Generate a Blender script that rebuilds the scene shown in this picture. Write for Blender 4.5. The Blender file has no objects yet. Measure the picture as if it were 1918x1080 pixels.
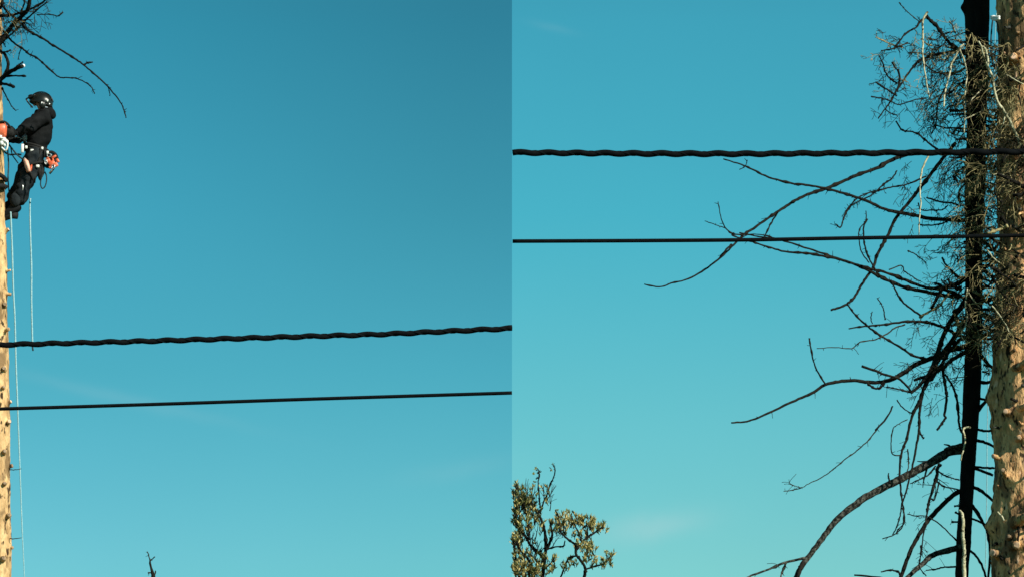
import bpy, math, random
from mathutils import Vector, Matrix, noise
R = math.radians
rnd = random.Random(7)
scene = bpy.context.scene
COL = scene.collection

# ------------------------------------------------------------------ camera
PITCH = R(12.0); CAMZ = 1.6; F = 959.0 / math.tan(R(10.0))      # F = focal length in photograph pixels
cam_data = bpy.data.cameras.new('camera'); cam = bpy.data.objects.new('camera', cam_data); COL.objects.link(cam)
cam.location = (0, 0, CAMZ); cam.rotation_euler = (R(90) + PITCH, 0, 0)
cam_data.sensor_width = 36; cam_data.lens = 18 / math.tan(R(10.0))
cam_data.clip_start = 0.1; cam_data.clip_end = 5000
scene.camera = cam

# ------------------------------------------------------------------ world and sun
SUN_AZ, SUN_EL = R(131), R(32)       # clockwise from +Y; the sun stands to the right, a little behind the camera
scene.view_settings.view_transform = 'Standard'; scene.view_settings.look = 'None'
scene.view_settings.gamma = 1; scene.view_settings.exposure = 0.4; scene.view_settings.use_curve_mapping = False
# the photograph's teal sky as a tint on the Nishita sky, by height above the horizon (degrees)
TINT_LA = [(6.67, (0.4031, 1.0245, 1.0194)), (10.27, (0.2646, 0.9762, 0.9213)), (13.37, (0.2364, 1.0347, 0.974)), (17.11, (0.1881, 0.9911, 0.9218)), (30.0, (0.24, 0.52, 0.47))]
TINT_LB = [(6.69, (0.4169, 1.0742, 1.0205)), (10.37, (0.2757, 1.0202, 0.9621)), (13.53, (0.2163, 0.9191, 0.8518)), (17.25, (0.1744, 0.8243, 0.7712)), (30.0, (0.24, 0.52, 0.47))]
TINT_R = [(6.68, (0.5764, 1.2371, 1.0732)), (9.78, (0.4697, 1.2996, 1.1061)), (13.46, (0.3195, 1.3707, 1.1891)), (17.23, (0.3048, 1.3636, 1.19)), (30.0, (0.24, 0.52, 0.47))]
world = bpy.data.worlds.new('World'); scene.world = world; world.use_nodes = True
nt = world.node_tree; N = nt.nodes; L = nt.links
bg = N['Background']; bg.inputs['Strength'].default_value = 0.1062
sky = N.new('ShaderNodeTexSky'); sky.sky_type = 'NISHITA'; sky.sun_disc = False
sky.sun_elevation = SUN_EL; sky.sun_rotation = SUN_AZ; sky.air_density = 1.0; sky.dust_density = 0.6; sky.ozone_density = 1.5
def mth(op, a, b=None, c=None, clamp=False):
    n = N.new('ShaderNodeMath'); n.operation = op; n.use_clamp = clamp
    for i, v in enumerate((a, b, c)):
        if v is None: continue
        if hasattr(v, 'node'): L.new(v, n.inputs[i])
        else: n.inputs[i].default_value = v
    return n.outputs[0]
def mixc(f, a, b, bt='MIX'):
    n = N.new('ShaderNodeMix'); n.data_type = 'RGBA'; n.blend_type = bt; n.clamp_result = False
    for i, v in ((0, f), (6, a), (7, b)):
        if hasattr(v, 'node'): L.new(v, n.inputs[i])
        else: n.inputs[i].default_value = v if i == 0 else (*v, 1)
    return n.outputs[2]
tc = N.new('ShaderNodeTexCoord'); sep = N.new('ShaderNodeSeparateXYZ'); L.new(tc.outputs['Generated'], sep.inputs[0])
el = mth('MULTIPLY', mth('ARCSINE', sep.outputs[2]), 180 / math.pi)
az = mth('MULTIPLY', mth('ARCTAN2', sep.outputs[0], sep.outputs[1]), 180 / math.pi)    # 0 = straight ahead, + to the right
def ramp(stops):                      # the air's tint by height above the horizon
    n = N.new('ShaderNodeValToRGB'); cr = n.color_ramp
    while len(cr.elements) > 1: cr.elements.remove(cr.elements[-1])
    for i, (e, c) in enumerate(stops):
        q = cr.elements[0] if i == 0 else cr.elements.new(e / 30.0)
        q.position = e / 30.0; q.color = (c[0] / 1.5, c[1] / 1.5, c[2] / 1.5, 1)
    f = mth('DIVIDE', el, 30.0, clamp=True); L.new(f, n.inputs[0]); return n.outputs[0]
rl = mixc(mth('DIVIDE', mth('ADD', az, 8.0), 7.0, clamp=True), ramp(TINT_LA), ramp(TINT_LB)); rr = ramp(TINT_R)
side = mth('GREATER_THAN', az, 0.0)
tint = mixc(side, rl, rr)
skyc = mixc(1.0, sky.outputs[0], tint, 'MULTIPLY')
nz = N.new('ShaderNodeTexNoise'); nz.inputs['Scale'].default_value = 9; nz.inputs['Detail'].default_value = 3
L.new(tc.outputs['Generated'], nz.inputs['Vector'])
wob = mth('MULTIPLY_ADD', nz.outputs[0], 0.07, 0.965)
comb = N.new('ShaderNodeCombineColor'); 
for i in range(3): L.new(wob, comb.inputs[i])
skyc = mixc(1.0, skyc, comb.outputs[0], 'MULTIPLY')
# faint cirrus wisps
def wisp(az0, el0, ang, half_l, half_w, amt):
    ca, sa = math.cos(R(ang)), math.sin(R(ang))
    da = mth('SUBTRACT', az, az0); de = mth('SUBTRACT', el, el0)
    u = mth('ADD', mth('MULTIPLY', da, ca), mth('MULTIPLY', de, sa))
    v = mth('SUBTRACT', mth('MULTIPLY', de, ca), mth('MULTIPLY', da, sa))
    nn = N.new('ShaderNodeTexNoise'); nn.inputs['Scale'].default_value = 55; nn.inputs['Detail'].default_value = 4
    L.new(tc.outputs['Generated'], nn.inputs['Vector'])
    v = mth('ADD', v, mth('MULTIPLY', mth('SUBTRACT', nn.outputs[0], 0.5), half_w * 1.6))
    q = mth('ADD', mth('POWER', mth('ABSOLUTE', mth('DIVIDE', u, half_l)), 2.0), mth('POWER', mth('ABSOLUTE', mth('DIVIDE', v, half_w)), 2.0))
    return mth('MULTIPLY', mth('EXPONENT', mth('MULTIPLY', q, -1.0)), amt)
def ae(px, py):
    x, b = (px - 959) / F, (540 - py) / F
    d = Vector((x, math.cos(PITCH) - b * math.sin(PITCH), math.sin(PITCH) + b * math.cos(PITCH))).normalized()
    return math.degrees(math.atan2(d.x, d.y)), math.degrees(math.asin(d.z))
wl = [wisp(*ae(1225, 985), 8, 1.0, 0.26, 0.20), wisp(*ae(1035, 52), -14, 0.45, 0.08, 0.04),
      wisp(*ae(230, 745), -12, 2.2, 0.13, 0.06), wisp(*ae(860, 880), 9, 1.1, 0.2, 0.04)]
tot = wl[0]
for w_ in wl[1:]: tot = mth('ADD', tot, w_)
skyc = mixc(tot, skyc, (4.2, 5.0, 5.0))
L.new(skyc, bg.inputs[0])
sd = bpy.data.lights.new('sun', 'SUN'); sd.energy = 5.0; sd.angle = R(0.5); sd.color = (1.0, 0.93, 0.80)
so = bpy.data.objects.new('sun', sd); COL.objects.link(so); so.location = (20, -10, 30)
to_sun = Vector((math.sin(SUN_AZ) * math.cos(SUN_EL), math.cos(SUN_AZ) * math.cos(SUN_EL), math.sin(SUN_EL)))
so.rotation_euler = to_sun.to_track_quat('Z', 'Y').to_euler()

# ------------------------------------------------------------------ helpers
def P(px, py, Y):                     # the place seen at photograph pixel (px, py) at distance Y down the view
    a, b = (px - 959) / F, (540 - py) / F
    t = Y / (math.cos(PITCH) - b * math.sin(PITCH))
    return Vector((a * t, Y, CAMZ + t * (math.sin(PITCH) + b * math.cos(PITCH))))
def ppm(Y): return F / (Y * 1.03)     # photograph pixels per metre at distance Y
class MB:
    def __init__(s): s.v = []; s.f = []; s.mi = []
    def add(s, v, f, mi=0):
        o = len(s.v); s.v += [tuple(x) for x in v]; s.f += [tuple(i + o for i in q) for q in f]; s.mi += [mi] * len(f)
    def tube(s, pts, rad, n=6, mi=0, cap=True, jit=0.0):
        m = len(pts); T = []
        for i in range(m):
            t = (pts[min(i + 1, m - 1)] - pts[max(i - 1, 0)])
            T.append(t.normalized() if t.length > 1e-9 else Vector((0, 0, 1)))
        u = T[0].orthogonal().normalized(); V = []
        for i in range(m):
            u = (u - T[i] * u.dot(T[i]));  u = u.normalized() if u.length > 1e-6 else T[i].orthogonal().normalized()
            w = T[i].cross(u)
            for k in range(n):
                a = 2 * math.pi * k / n; r = rad[i] * (1 + (rnd.uniform(-jit, jit) if jit else 0))
                V.append(pts[i] + (u * math.cos(a) + w * math.sin(a)) * r)
        Fc = [(i * n + k, i * n + (k + 1) % n, (i + 1) * n + (k + 1) % n, (i + 1) * n + k) for i in range(m - 1) for k in range(n)]
        if cap: Fc += [tuple(range(n - 1, -1, -1)), tuple((m - 1) * n + k for k in range(n))]
        s.add(V, Fc, mi)
    def ball(s, c, r, ax=None, nu=14, nv=9, mi=0, zmin=-1.0):       # r = radii along the axes ax (3 vectors)
        ax = ax or (Vector((1, 0, 0)), Vector((0, 1, 0)), Vector((0, 0, 1))); V = []; a0 = math.asin(max(-1, zmin))
        for i in range(nv + 1):
            p = a0 + (math.pi / 2 - a0) * i / nv
            for k in range(nu):
                q = 2 * math.pi * k / nu
                V.append(c + ax[0] * (r[0] * math.cos(p) * math.cos(q)) + ax[1] * (r[1] * math.cos(p) * math.sin(q)) + ax[2] * (r[2] * math.sin(p)))
        s.add(V, [(i * nu + k, i * nu + (k + 1) % nu, (i + 1) * nu + (k + 1) % nu, (i + 1) * nu + k) for i in range(nv) for k in range(nu)] + [tuple(range(nu - 1, -1, -1))], mi)
    def box(s, c, h, ax=None, bev=0.25, mi=0):                       # bevelled box (h = half sizes)
        ax = ax or (Vector((1, 0, 0)), Vector((0, 1, 0)), Vector((0, 0, 1))); V = []; b = min(h) * bev
        for sz, ins in ((-1, b), (-1, 0), (1, 0), (1, b)):
            z = sz * (h[2] if ins else h[2] - b)
            x, y = h[0] - ins, h[1] - ins
            for p, q in ((-x + b, -y), (x - b, -y), (x, -y + b), (x, y - b), (x - b, y), (-x + b, y), (-x, y - b), (-x, -y + b)):
                V.append(c + ax[0] * p + ax[1] * q + ax[2] * z)
        s.add(V, [(i * 8 + k, i * 8 + (k + 1) % 8, i * 8 + 8 + (k + 1) % 8, i * 8 + 8 + k) for i in range(3) for k in range(8)] + [tuple(range(7, -1, -1)), tuple(range(24, 32))], mi)
    def build(s, name, mats, parent=None, smooth=True):
        me = bpy.data.meshes.new(name); me.from_pydata(s.v, [], s.f)
        for m in (mats if isinstance(mats, (list, tuple)) else [mats]): me.materials.append(m)
        me.polygons.foreach_set('material_index', s.mi)
        me.polygons.foreach_set('use_smooth', [smooth] * len(s.f)); me.update()
        o = bpy.data.objects.new(name, me); COL.objects.link(o)
        if parent:
            o.parent = parent
            o.matrix_parent_inverse = (parent.matrix_basis if parent.parent is None else Matrix()).inverted()
        return o
def tag(o, label=None, cat=None, group=None, kind=None):
    for k, v in (('label', label), ('category', cat), ('group', group), ('kind', kind)):
        if v: o[k] = v
    return o
def thing(name, loc, label, cat, group=None):
    o = bpy.data.objects.new(name, None); COL.objects.link(o); o.location = loc; o.empty_display_size = 0.3
    return tag(o, label, cat, group)
def smooth_line(pts, sub=4):          # Catmull-Rom
    if len(pts) < 3: return [Vector(p) for p in pts]
    out = []
    for i in range(len(pts) - 1):
        p0, p1, p2, p3 = pts[max(i - 1, 0)], pts[i], pts[i + 1], pts[min(i + 2, len(pts) - 1)]
        for k in range(sub):
            t = k / sub
            out.append(0.5 * ((2 * p1) + (p2 - p0) * t + (2 * p0 - 5 * p1 + 4 * p2 - p3) * t * t + (3 * p1 - p0 - 3 * p2 + p3) * t ** 3))
    out.append(pts[-1].copy()); return out
def lerp(a, b, t): return a + (b - a) * t
def rvec(): 
    return Vector((rnd.gauss(0, 1), rnd.gauss(0, 1), rnd.gauss(0, 1))).normalized()

# ------------------------------------------------------------------ materials
def mat(name, c1, c2, scale=20, stretch=1.0, rough=0.8, bump=0.3, bscale=None, spec=0.3, spots=None, metal=0, patches=None, lo=0.35, hi=0.65):
    m = bpy.data.materials.new(name); m.use_nodes = True; t = m.node_tree; n = t.nodes; l = t.links; b = n['Principled BSDF']
    b.inputs['Roughness'].default_value = rough; b.inputs['Specular IOR Level'].default_value = spec; b.inputs['Metallic'].default_value = metal
    c = n.new('ShaderNodeTexCoord'); mp = n.new('ShaderNodeMapping'); mp.inputs['Scale'].default_value = (1, 1, stretch); l.new(c.outputs['Object'], mp.inputs[0])
    z = n.new('ShaderNodeTexNoise'); z.inputs['Scale'].default_value = scale; z.inputs['Detail'].default_value = 6; z.inputs['Roughness'].default_value = 0.65; l.new(mp.outputs[0], z.inputs['Vector'])
    r = n.new('ShaderNodeValToRGB'); r.color_ramp.elements[0].position = lo; r.color_ramp.elements[1].position = hi
    r.color_ramp.elements[0].color = (*c1, 1); r.color_ramp.elements[1].color = (*c2, 1); l.new(z.outputs[0], r.inputs[0]); out = r.outputs[0]
    def blend(col, fac_out, src):
        x = n.new('ShaderNodeMix'); x.data_type = 'RGBA'; l.new(fac_out, x.inputs[0]); l.new(src, x.inputs[6]); x.inputs[7].default_value = (*col, 1); return x.outputs[2]
    def nmask(sc, a, bb, det=3):
        q = n.new('ShaderNodeTexNoise'); q.inputs['Scale'].default_value = sc; q.inputs['Detail'].default_value = det; l.new(mp.outputs[0], q.inputs['Vector'])
        k = n.new('ShaderNodeMapRange'); k.inputs[1].default_value = a; k.inputs[2].default_value = bb; l.new(q.outputs[0], k.inputs[0]); return k.outputs[0]
    if patches:
        for col, sc, a, bb in patches: out = blend(col, nmask(sc, a, bb), out)
    if spots: out = blend(spots, nmask(scale * 1.3, 0.60, 0.68, 2), out)
    l.new(out, b.inputs['Base Color'])
    if bump:
        z2 = n.new('ShaderNodeTexNoise'); z2.inputs['Scale'].default_value = bscale or scale * 2; z2.inputs['Detail'].default_value = 5; l.new(mp.outputs[0], z2.inputs['Vector'])
        bp = n.new('ShaderNodeBump'); bp.inputs['Strength'].default_value = bump; bp.inputs['Distance'].default_value = 0.02; l.new(z2.outputs[0], bp.inputs['Height']); l.new(bp.outputs[0], b.inputs['Normal'])
    return m
M = dict(
    bark_sun=mat('pale_spruce_bark', (0.34, 0.18, 0.082), (0.90, 0.565, 0.275), 11, 0.4, 0.9, 1.0, 40, 0.05, spots=(0.035, 0.022, 0.014),
                 patches=[((0.17, 0.11, 0.058), 2.6, 0.53, 0.62), ((0.24, 0.15, 0.085), 5.5, 0.54, 0.60), ((0.34, 0.27, 0.11), 6, 0.62, 0.70), ((0.05, 0.035, 0.02), 22, 0.60, 0.66), ((0.80, 0.52, 0.33), 14, 0.64, 0.70)]),
    bark_left=mat('straw_spruce_bark', (0.36, 0.22, 0.10), (0.72, 0.49, 0.25), 9, 0.5, 0.9, 0.9, 30, 0.05, spots=(0.05, 0.03, 0.018), patches=[((0.06, 0.04, 0.022), 16, 0.61, 0.66), ((0.22, 0.14, 0.07), 5, 0.52, 0.60)]),
    bark_dark=mat('shaded_dark_bark', (0.006, 0.007, 0.007), (0.016, 0.015, 0.013), 8, 0.4, 0.95, 0.8, 25, 0.05),  # the trunk's shade is put into this near-black colour
    branch=mat('dark_branch_bark', (0.007, 0.007, 0.007), (0.024, 0.022, 0.018), 14, 1, 1.0, 0.5, 40, 0.02),
    branch_grey=mat('grey_branch_bark', (0.010, 0.011, 0.010), (0.085, 0.088, 0.075), 26, 1, 0.95, 0.8, 60, 0.05, lo=0.45, hi=0.60),
    twig=mat('sunlit_olive_twig', (0.07, 0.06, 0.03), (0.40, 0.34, 0.17), 9, 1, 0.95, 0.2, 40, 0.05),  # olive twig, colour raised so the twigs look sunlit
    twig_dark=mat('dark_olive_twig', (0.012, 0.012, 0.009), (0.045, 0.04, 0.025), 9, 1, 0.95, 0.2, 40, 0.05),
    pale=mat('sunlit_pale_wood', (0.26, 0.24, 0.13), (0.58, 0.56, 0.40), 16, 1, 0.9, 0.5, 40, 0.05, patches=[((0.06, 0.055, 0.03), 22, 0.56, 0.62)]),  # pale wood, lightened further for the sunlight on it
    cut_old=mat('greyed_cut_wood', (0.16, 0.11, 0.07), (0.42, 0.30, 0.20), 30, 1, 0.9, 0.3, 60, 0.05),
    cut=mat('fresh_cut_wood', (0.50, 0.31, 0.20), (0.80, 0.56, 0.40), 30, 1, 0.8, 0.1, 60, 0.1),
    cable=mat('black_cable_rubber', (0.003, 0.004, 0.005), (0.006, 0.007, 0.008), 30, 1, 0.9, 0.1, 60, 0.05),
    rope=mat('pale_blue_white_rope', (0.18, 0.36, 0.40), (0.36, 0.56, 0.60), 60, 1, 0.8, 0.3, 150, 0.1),
    cord=mat('dark_teal_cord', (0.015, 0.03, 0.035), (0.04, 0.06, 0.07), 60, 1, 0.8, 0.3, 150, 0.1),
    black=mat('black_jersey', (0.004, 0.005, 0.006), (0.013, 0.014, 0.015), 5, 1, 0.95, 0.5, 14, 0.1),
    trouser=mat('charcoal_work_cloth', (0.005, 0.008, 0.011), (0.026, 0.031, 0.034), 9, 1, 0.9, 1.0, 11, 0.08),
    helmet=mat('glossy_black_shell', (0.006, 0.008, 0.007), (0.012, 0.014, 0.013), 10, 1, 0.32, 0.0, 10, 0.4),
    strap=mat('black_webbing', (0.008, 0.008, 0.008), (0.02, 0.02, 0.02), 40, 1, 0.8, 0.2, 80, 0.2),
    orange=mat('orange_plastic', (0.60, 0.09, 0.035), (0.78, 0.18, 0.08), 14, 1, 0.4, 0.0, 10, 0.5),
    pink=mat('faded_salmon_plastic', (0.72, 0.34, 0.24), (0.82, 0.46, 0.34), 14, 1, 0.5, 0.0, 10, 0.4),
    steel=mat('bright_steel', (0.55, 0.56, 0.55), (0.75, 0.76, 0.74), 20, 1, 0.3, 0.0, 10, 0.5, metal=0.6),
    white=mat('white_plastic', (0.72, 0.74, 0.70), (0.82, 0.83, 0.78), 20, 1, 0.6, 0.0, 10, 0.4),
    skin=mat('skin', (0.42, 0.25, 0.18), (0.52, 0.33, 0.24), 20, 1, 0.6, 0.1, 30, 0.3),
    greycloth=mat('grey_blue_cloth', (0.20, 0.25, 0.29), (0.32, 0.38, 0.42), 16, 1, 0.9, 0.4, 30, 0.1),
    dark_eye=mat('dark_eye', (0.01, 0.01, 0.01), (0.02, 0.02, 0.02), 5, 1, 0.2, 0.0, 5, 0.5),
    leaf=mat('olive_leaf', (0.015, 0.026, 0.008), (0.20, 0.22, 0.06), 7, 1, 0.55, 0.0, 20, 0.35, lo=0.3, hi=0.7),
    leaf_sunlit=mat('sunlit_yellow_leaf', (0.13, 0.12, 0.03), (0.62, 0.50, 0.19), 7, 1, 0.55, 0.0, 20, 0.35, lo=0.3, hi=0.7),  # yellow leaves with sunlight put into the bright colour
    ground=mat('rough_grass_ground', (0.04, 0.05, 0.02), (0.09, 0.09, 0.04), 0.8, 1, 0.95, 0.5, 12, 0.1, patches=[((0.12, 0.09, 0.06), 0.3, 0.55, 0.7)]),
)

# ------------------------------------------------------------------ ground
g = MB(); n_ = 60; S = 3000.0
def gx(i): u = 2 * i / n_ - 1; return S * math.copysign(abs(u) ** 3, u)
g.add([(gx(i), gx(j), 0.25 * noise.noise(Vector((gx(i), gx(j), 0)) * 0.07)) for j in range(n_ + 1) for i in range(n_ + 1)],
      [(j * (n_ + 1) + i, j * (n_ + 1) + i + 1, (j + 1) * (n_ + 1) + i + 1, (j + 1) * (n_ + 1) + i) for j in range(n_) for i in range(n_)])
tag(g.build('ground', M['ground']), kind='structure')

# ------------------------------------------------------------------ trunks
def trunk(prof, Y, top_z, parent, material, seed, relief=0.02, segs=64, step=0.03, knots=()):
    """prof: (py, left px, right px) of the trunk seen at distance Y; carried down to the ground and up to top_z"""
    C = []
    for py, l, r in prof:
        a, b = P(l, py, Y), P(r, py, Y); C.append((a.z, (a.x + b.x) / 2, (b.x - a.x) / 2))
    C.sort()
    sx = (C[1][1] - C[0][1]) / (C[1][0] - C[0][0]); sx2 = (C[-1][1] - C[-3][1]) / (C[-1][0] - C[-3][0])
    z0, x0, r0 = C[0]; zt, xt, rt = C[-1]
    C = [(-0.3, x0 - sx * 0.3 * z0, max(r0, rt) * 1.9), (0.5, x0 - sx * 0.28 * (z0 - 0.5), max(r0, rt) * 1.45), (z0 * 0.6, x0 - sx * 0.1 * z0, max(r0, rt) * 1.12)] + C + [(top_z, xt + sx2 * 0.3 * (top_z - zt), rt * 0.55)]
    def at(z):
        for i in range(len(C) - 1):
            if z <= C[i + 1][0] or i == len(C) - 2:
                t = (z - C[i][0]) / (C[i + 1][0] - C[i][0]); return lerp(C[i][1], C[i + 1][1], t), lerp(C[i][2], C[i + 1][2], t)
    zs = []; z = -0.3
    while z < top_z:
        zs.append(z); z += step if 5.0 < z < 14.5 else 0.15
    zs.append(top_z)
    V = []
    for z in zs:
        cx, r = at(z)
        for k in range(segs):
            a = 2 * math.pi * k / segs; d = Vector((math.cos(a), math.sin(a), 0))
            q = Vector((d.x * r * 7 + seed, d.y * r * 7, z * 2.2))
            e = noise.fractal(q, 0.8, 2.1, 5) * relief + noise.noise(Vector((seed, d.x * 2 * r, z * 1.1 + d.y * 2 * r))) * relief * 1.3
            e += abs(noise.noise(Vector((d.x * r * 26, d.y * r * 26 + seed, z * 9)))) * relief * 0.7
            for kz, ka, kr, kh in knots:
                dz = z - kz; da = math.atan2(math.sin(a - ka), math.cos(a - ka)) * r
                e += kh * math.exp(-(dz * dz + da * da) / (kr * kr))
            V.append(Vector((cx, Y, z)) + d * (r + e))
    m = MB()
    n = segs; mm = len(zs)
    m.add(V, [(i * n + k, i * n + (k + 1) % n, (i + 1) * n + (k + 1) % n, (i + 1) * n + k) for i in range(mm - 1) for k in range(n)] + [tuple((mm - 1) * n + k for k in range(n))])
    o = m.build('trunk', material, parent)
    return at

# ------------------------------------------------------------------ branches and twigs
def grow(mb, p, d, length, r, lvl, droop=0.25, wander=0.22, kids=5, mi=0, sides=4, spread=0.9):
    n = max(4, int(length / 0.045)); n = min(n, 14); pts = [p.copy()]; d = d.normalized(); D = []
    for i in range(n):
        d = (d + rvec() * wander + Vector((0, 0, -droop)) * (0.35)).normalized(); p = p + d * (length / n); pts.append(p.copy()); D.append(d.copy())
    rad = [max(r * (1 - 0.7 * i / n), 0.0032) for i in range(n + 1)]
    mb.tube(pts, rad, sides, mi)
    if lvl > 0:
        for k in range(kids):
            i = rnd.randint(max(1, n // 5), n - 1)
            side = D[i].cross(rvec()).normalized()
            grow(mb, pts[i], D[i] * 0.6 + side * spread, length * rnd.uniform(0.25, 0.6), max(rad[i] * 0.6, 0.0025), lvl - 1, droop, wander * 1.15, max(2, kids - 1), mi, 3 if sides < 5 else 4, spread)
def traced(parent, pts, Y0, Y1, w0, w1, material='branch', twigs=0, tl=0.22, knob=True, name='branch', sides=7, lvl=0, droop=0.2):
    """one branch along the places the photograph shows, w0..w1 = its thickness in photograph pixels"""
    n = len(pts); W = []
    ph = rnd.uniform(0, 9)
    for i, (x, y) in enumerate(pts):
        t = i / (n - 1); Y = lerp(Y0, Y1, t) + 0.06 * math.sin(ph + 5 * t) * (Y0 != Y1)
        W.append(P(x, y, Y))
    S_ = smooth_line(W, 5); m = MB(); k = len(S_)
    for i in range(1, k - 1): S_[i] = S_[i] + rvec() * 0.0035
    rad = []
    for i in range(k):
        r = lerp(w0, w1, i / (k - 1)) / 2 / ppm(Y0)
        big = w0 > 8.5
        r *= 1 + (0.07 if big else 0.18) * noise.noise(Vector((i * 0.55, ph, 0)))
        if knob and rnd.random() < 0.14: r *= 1.08 if big else 1.5
        rad.append(max(r, 0.0035))
    m.tube(S_, rad, sides, 0, jit=0.08)
    for q in range(twigs):
        i = rnd.randint(2, k - 2); d = (S_[i + 1] - S_[i - 1]).normalized(); s = d.cross(rvec()).normalized()
        grow(m, S_[i], d * 0.5 + s, tl * rnd.uniform(0.3, 1.1), max(rad[i] * 0.4, 0.004), lvl, droop, 0.2, 3)
    if knob:                           # short spurs
        for q in range(k // 5):
            i = rnd.randint(1, k - 2); d = (S_[i + 1] - S_[i - 1]).normalized(); s = d.cross(rvec()).normalized()
            m.tube([S_[i], S_[i] + (s + d * 0.3) * rnd.uniform(0.015, 0.05)], [max(rad[i] * 0.5, 0.005), 0.003], 4)
    return m.build(name, M[material], parent)
def stub(parent, px, py, Y, direction, length, wpx, fresh=True):
    """sawn-off branch with a pale cut face"""
    base = P(px, py, Y); d = Vector(direction).normalized(); r = wpx / 2 / ppm(Y); m = MB(); n = 5
    pts = [base - d * 0.12] + [base + d * (length * i / n) for i in range(n + 1)]
    m.tube(pts, [r * 2.1, r * 1.6] + [r * (1.18 - 0.02 * i) for i in range(n)], 10, jit=0.12)
    o = m.build('cut_stub', M[parent['bark']], parent)
    c = MB(); e = pts[-1]; d2 = (d + rvec() * 0.12).normalized(); c.tube([e - d * 0.01, e + d2 * 0.002, e + d2 * 0.003], [r * 0.9, r * 0.9, r * 0.75], 11, jit=0.08)
    co = c.build('cut_face', M['cut' if fresh else 'cut_old'], o); co.matrix_parent_inverse = Matrix()
    co.matrix_parent_inverse = o.matrix_basis.inverted(); co.matrix_parent_inverse = (parent.matrix_basis @ o.matrix_parent_inverse).inverted()
    return o

# ================================================================== RIGHT: pale trunk in the sun
YS, YD = 34.6, 35.25
sun_tree = thing('spruce_tree', (P(1922, 1080, YS).x, YS, 0), 'thick sunlit tan spruce trunk with sawn stubs at the right edge', 'tree', 'spruces being taken down')
sun_tree['bark'] = 'bark_sun'
kn = []
S_LIST = [(1909, 686, 12, (0.15, -1, 0.05), 0.34), (1887, 771, 11, (-0.35, -1, -0.1), 0.14), (1914, 763, 9, (0.3, -1, 0.1), 0.25), (1871, 857, 11, (-0.75, -0.8, 0.1), 0.12),
          (1884, 891, 10, (-0.35, -1, 0.25), 0.2), (1912, 972, 17, (0.45, -1, 0.2), 0.16), (1869, 1037, 13, (-0.7, -0.8, 0.05), 0.12), (1897, 110, 12, (-0.1, -1, 0), 0.10),
          (1873, 565, 10, (-0.6, -0.8, 0.1), 0.12), (1902, 1020, 12, (0, -1, -0.1), 0.08), (1908, 372, 12, (0.1, -1, 0), 0.08), (1890, 1005, 9, (-0.2, -1, 0), 0.08), (1908, 820, 9, (0, -1, 0), 0.05)]
for px, py, w, d, ln in S_LIST:
    x = max(-1, min(1, (px - 1924) / 66)); kn.append((P(px, py, YS - 0.4).z, -math.pi / 2 + math.asin(x), 0.085, 0.045))
kn.append((P(1850, 985, YS).z, math.pi, 0.10, 0.07)); kn.append((P(1852, 745, YS).z, math.pi, 0.12, 0.06))
at_s = trunk([(-40, 1866, 1980), (150, 1870, 1984), (350, 1872, 1988), (600, 1866, 1988), (740, 1858, 1990), (820, 1862, 1991), (900, 1861, 1992), (1120, 1860, 1995)], YS, 19, sun_tree, M['bark_sun'], 3.1, 0.034, 96, 0.02, kn)
def surf_y(at, px, py, Y):             # depth of the trunk's near face under a pixel
    p = P(px, py, Y); cx, r = at(p.z); u = max(-0.97, min(0.97, (p.x - cx) / r)); return Y - r * math.sqrt(1 - u * u)
for px, py, w, d, ln in S_LIST:
    stub(sun_tree, px, py, surf_y(at_s, px, py, YS) - 0.02, d, ln, w * rnd.uniform(.7, 1.1), py in (686, 771, 763, 857, 1037, 110))

for i in range(46):                    # broken-off twig stumps all over the bark
    px = rnd.uniform(1866, 1935); py = rnd.uniform(-10, 1090); yy = surf_y(at_s, px, py, YS)
    traced(sun_tree, [(px, py), (px + rnd.uniform(-4, 1), py + rnd.uniform(-2, 2)), (px + rnd.uniform(-9, 2), py + rnd.uniform(-5, 4))], yy + .03, yy - rnd.uniform(.04, .12), rnd.uniform(4, 9), rnd.uniform(2, 6), rnd.choice(['branch', 'branch_grey', 'bark_sun']), knob=False, name='broken_stump')
# ================================================================== RIGHT: dark dead trunk in its shade
dead = thing('dead_spruce', (P(1800, 1080, YD).x, YD, 0), 'slim black dead spruce with long bare branches reaching left over the sky', 'tree', 'spruces being taken down')
dead['bark'] = 'bark_dark'
at_d = trunk([(-40, 1808, 1855), (0, 1808, 1853), (150, 1811, 1851), (300, 1809, 1846), (450, 1806, 1842), (600, 1808, 1841), (700, 1806, 1838), (800, 1802, 1832), (860, 1799, 1828), (940, 1797, 1823), (1080, 1789, 1812), (1120, 1787, 1811)],
     YD, 18.5, dead, M['bark_dark'], 8.7, 0.012, 40, 0.03, [(P(1808, 15, YD).z, math.pi, 0.06, 0.05)])
B = lambda *a, **k: traced(dead, *a, **k)
# low long arching bough and its neighbours
B([(1812, 842), (1775, 847), (1740, 868), (1700, 889), (1670, 905), (1630, 925), (1600, 946), (1570, 970), (1545, 1001), (1520, 1035), (1500, 1062), (1480, 1100)], YD, YD - 1.0, 17, 8, 'branch_grey', 3, 0.3, sides=9)
B([(1508, 1044), (1470, 1053), (1440, 1065), (1400, 1080), (1370, 1100)], YD - .95, YD - 1.3, 5, 3, 'branch_grey', 2)
B([(1472, 1054), (1466, 1068), (1462, 1082)], YD - 1, YD - 1.1, 4, 3, 'branch_grey')
B([(1505, 1052), (1497, 1070), (1492, 1095)], YD - .95, YD - 1.1, 8, 7, 'branch')
B([(1806, 832), (1785, 836), (1768, 841)], YD - .1, YD - .2, 9, 4, 'branch_grey')
B([(1668, 906), (1664, 893), (1665, 885)], YD - .5, YD - .5, 4, 2)
B([(1808, 917), (1790, 923), (1765, 945), (1740, 972), (1725, 995), (1708, 1025), (1696, 1055), (1682, 1095)], YD, YD - .5, 9, 7, sides=8)
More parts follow.
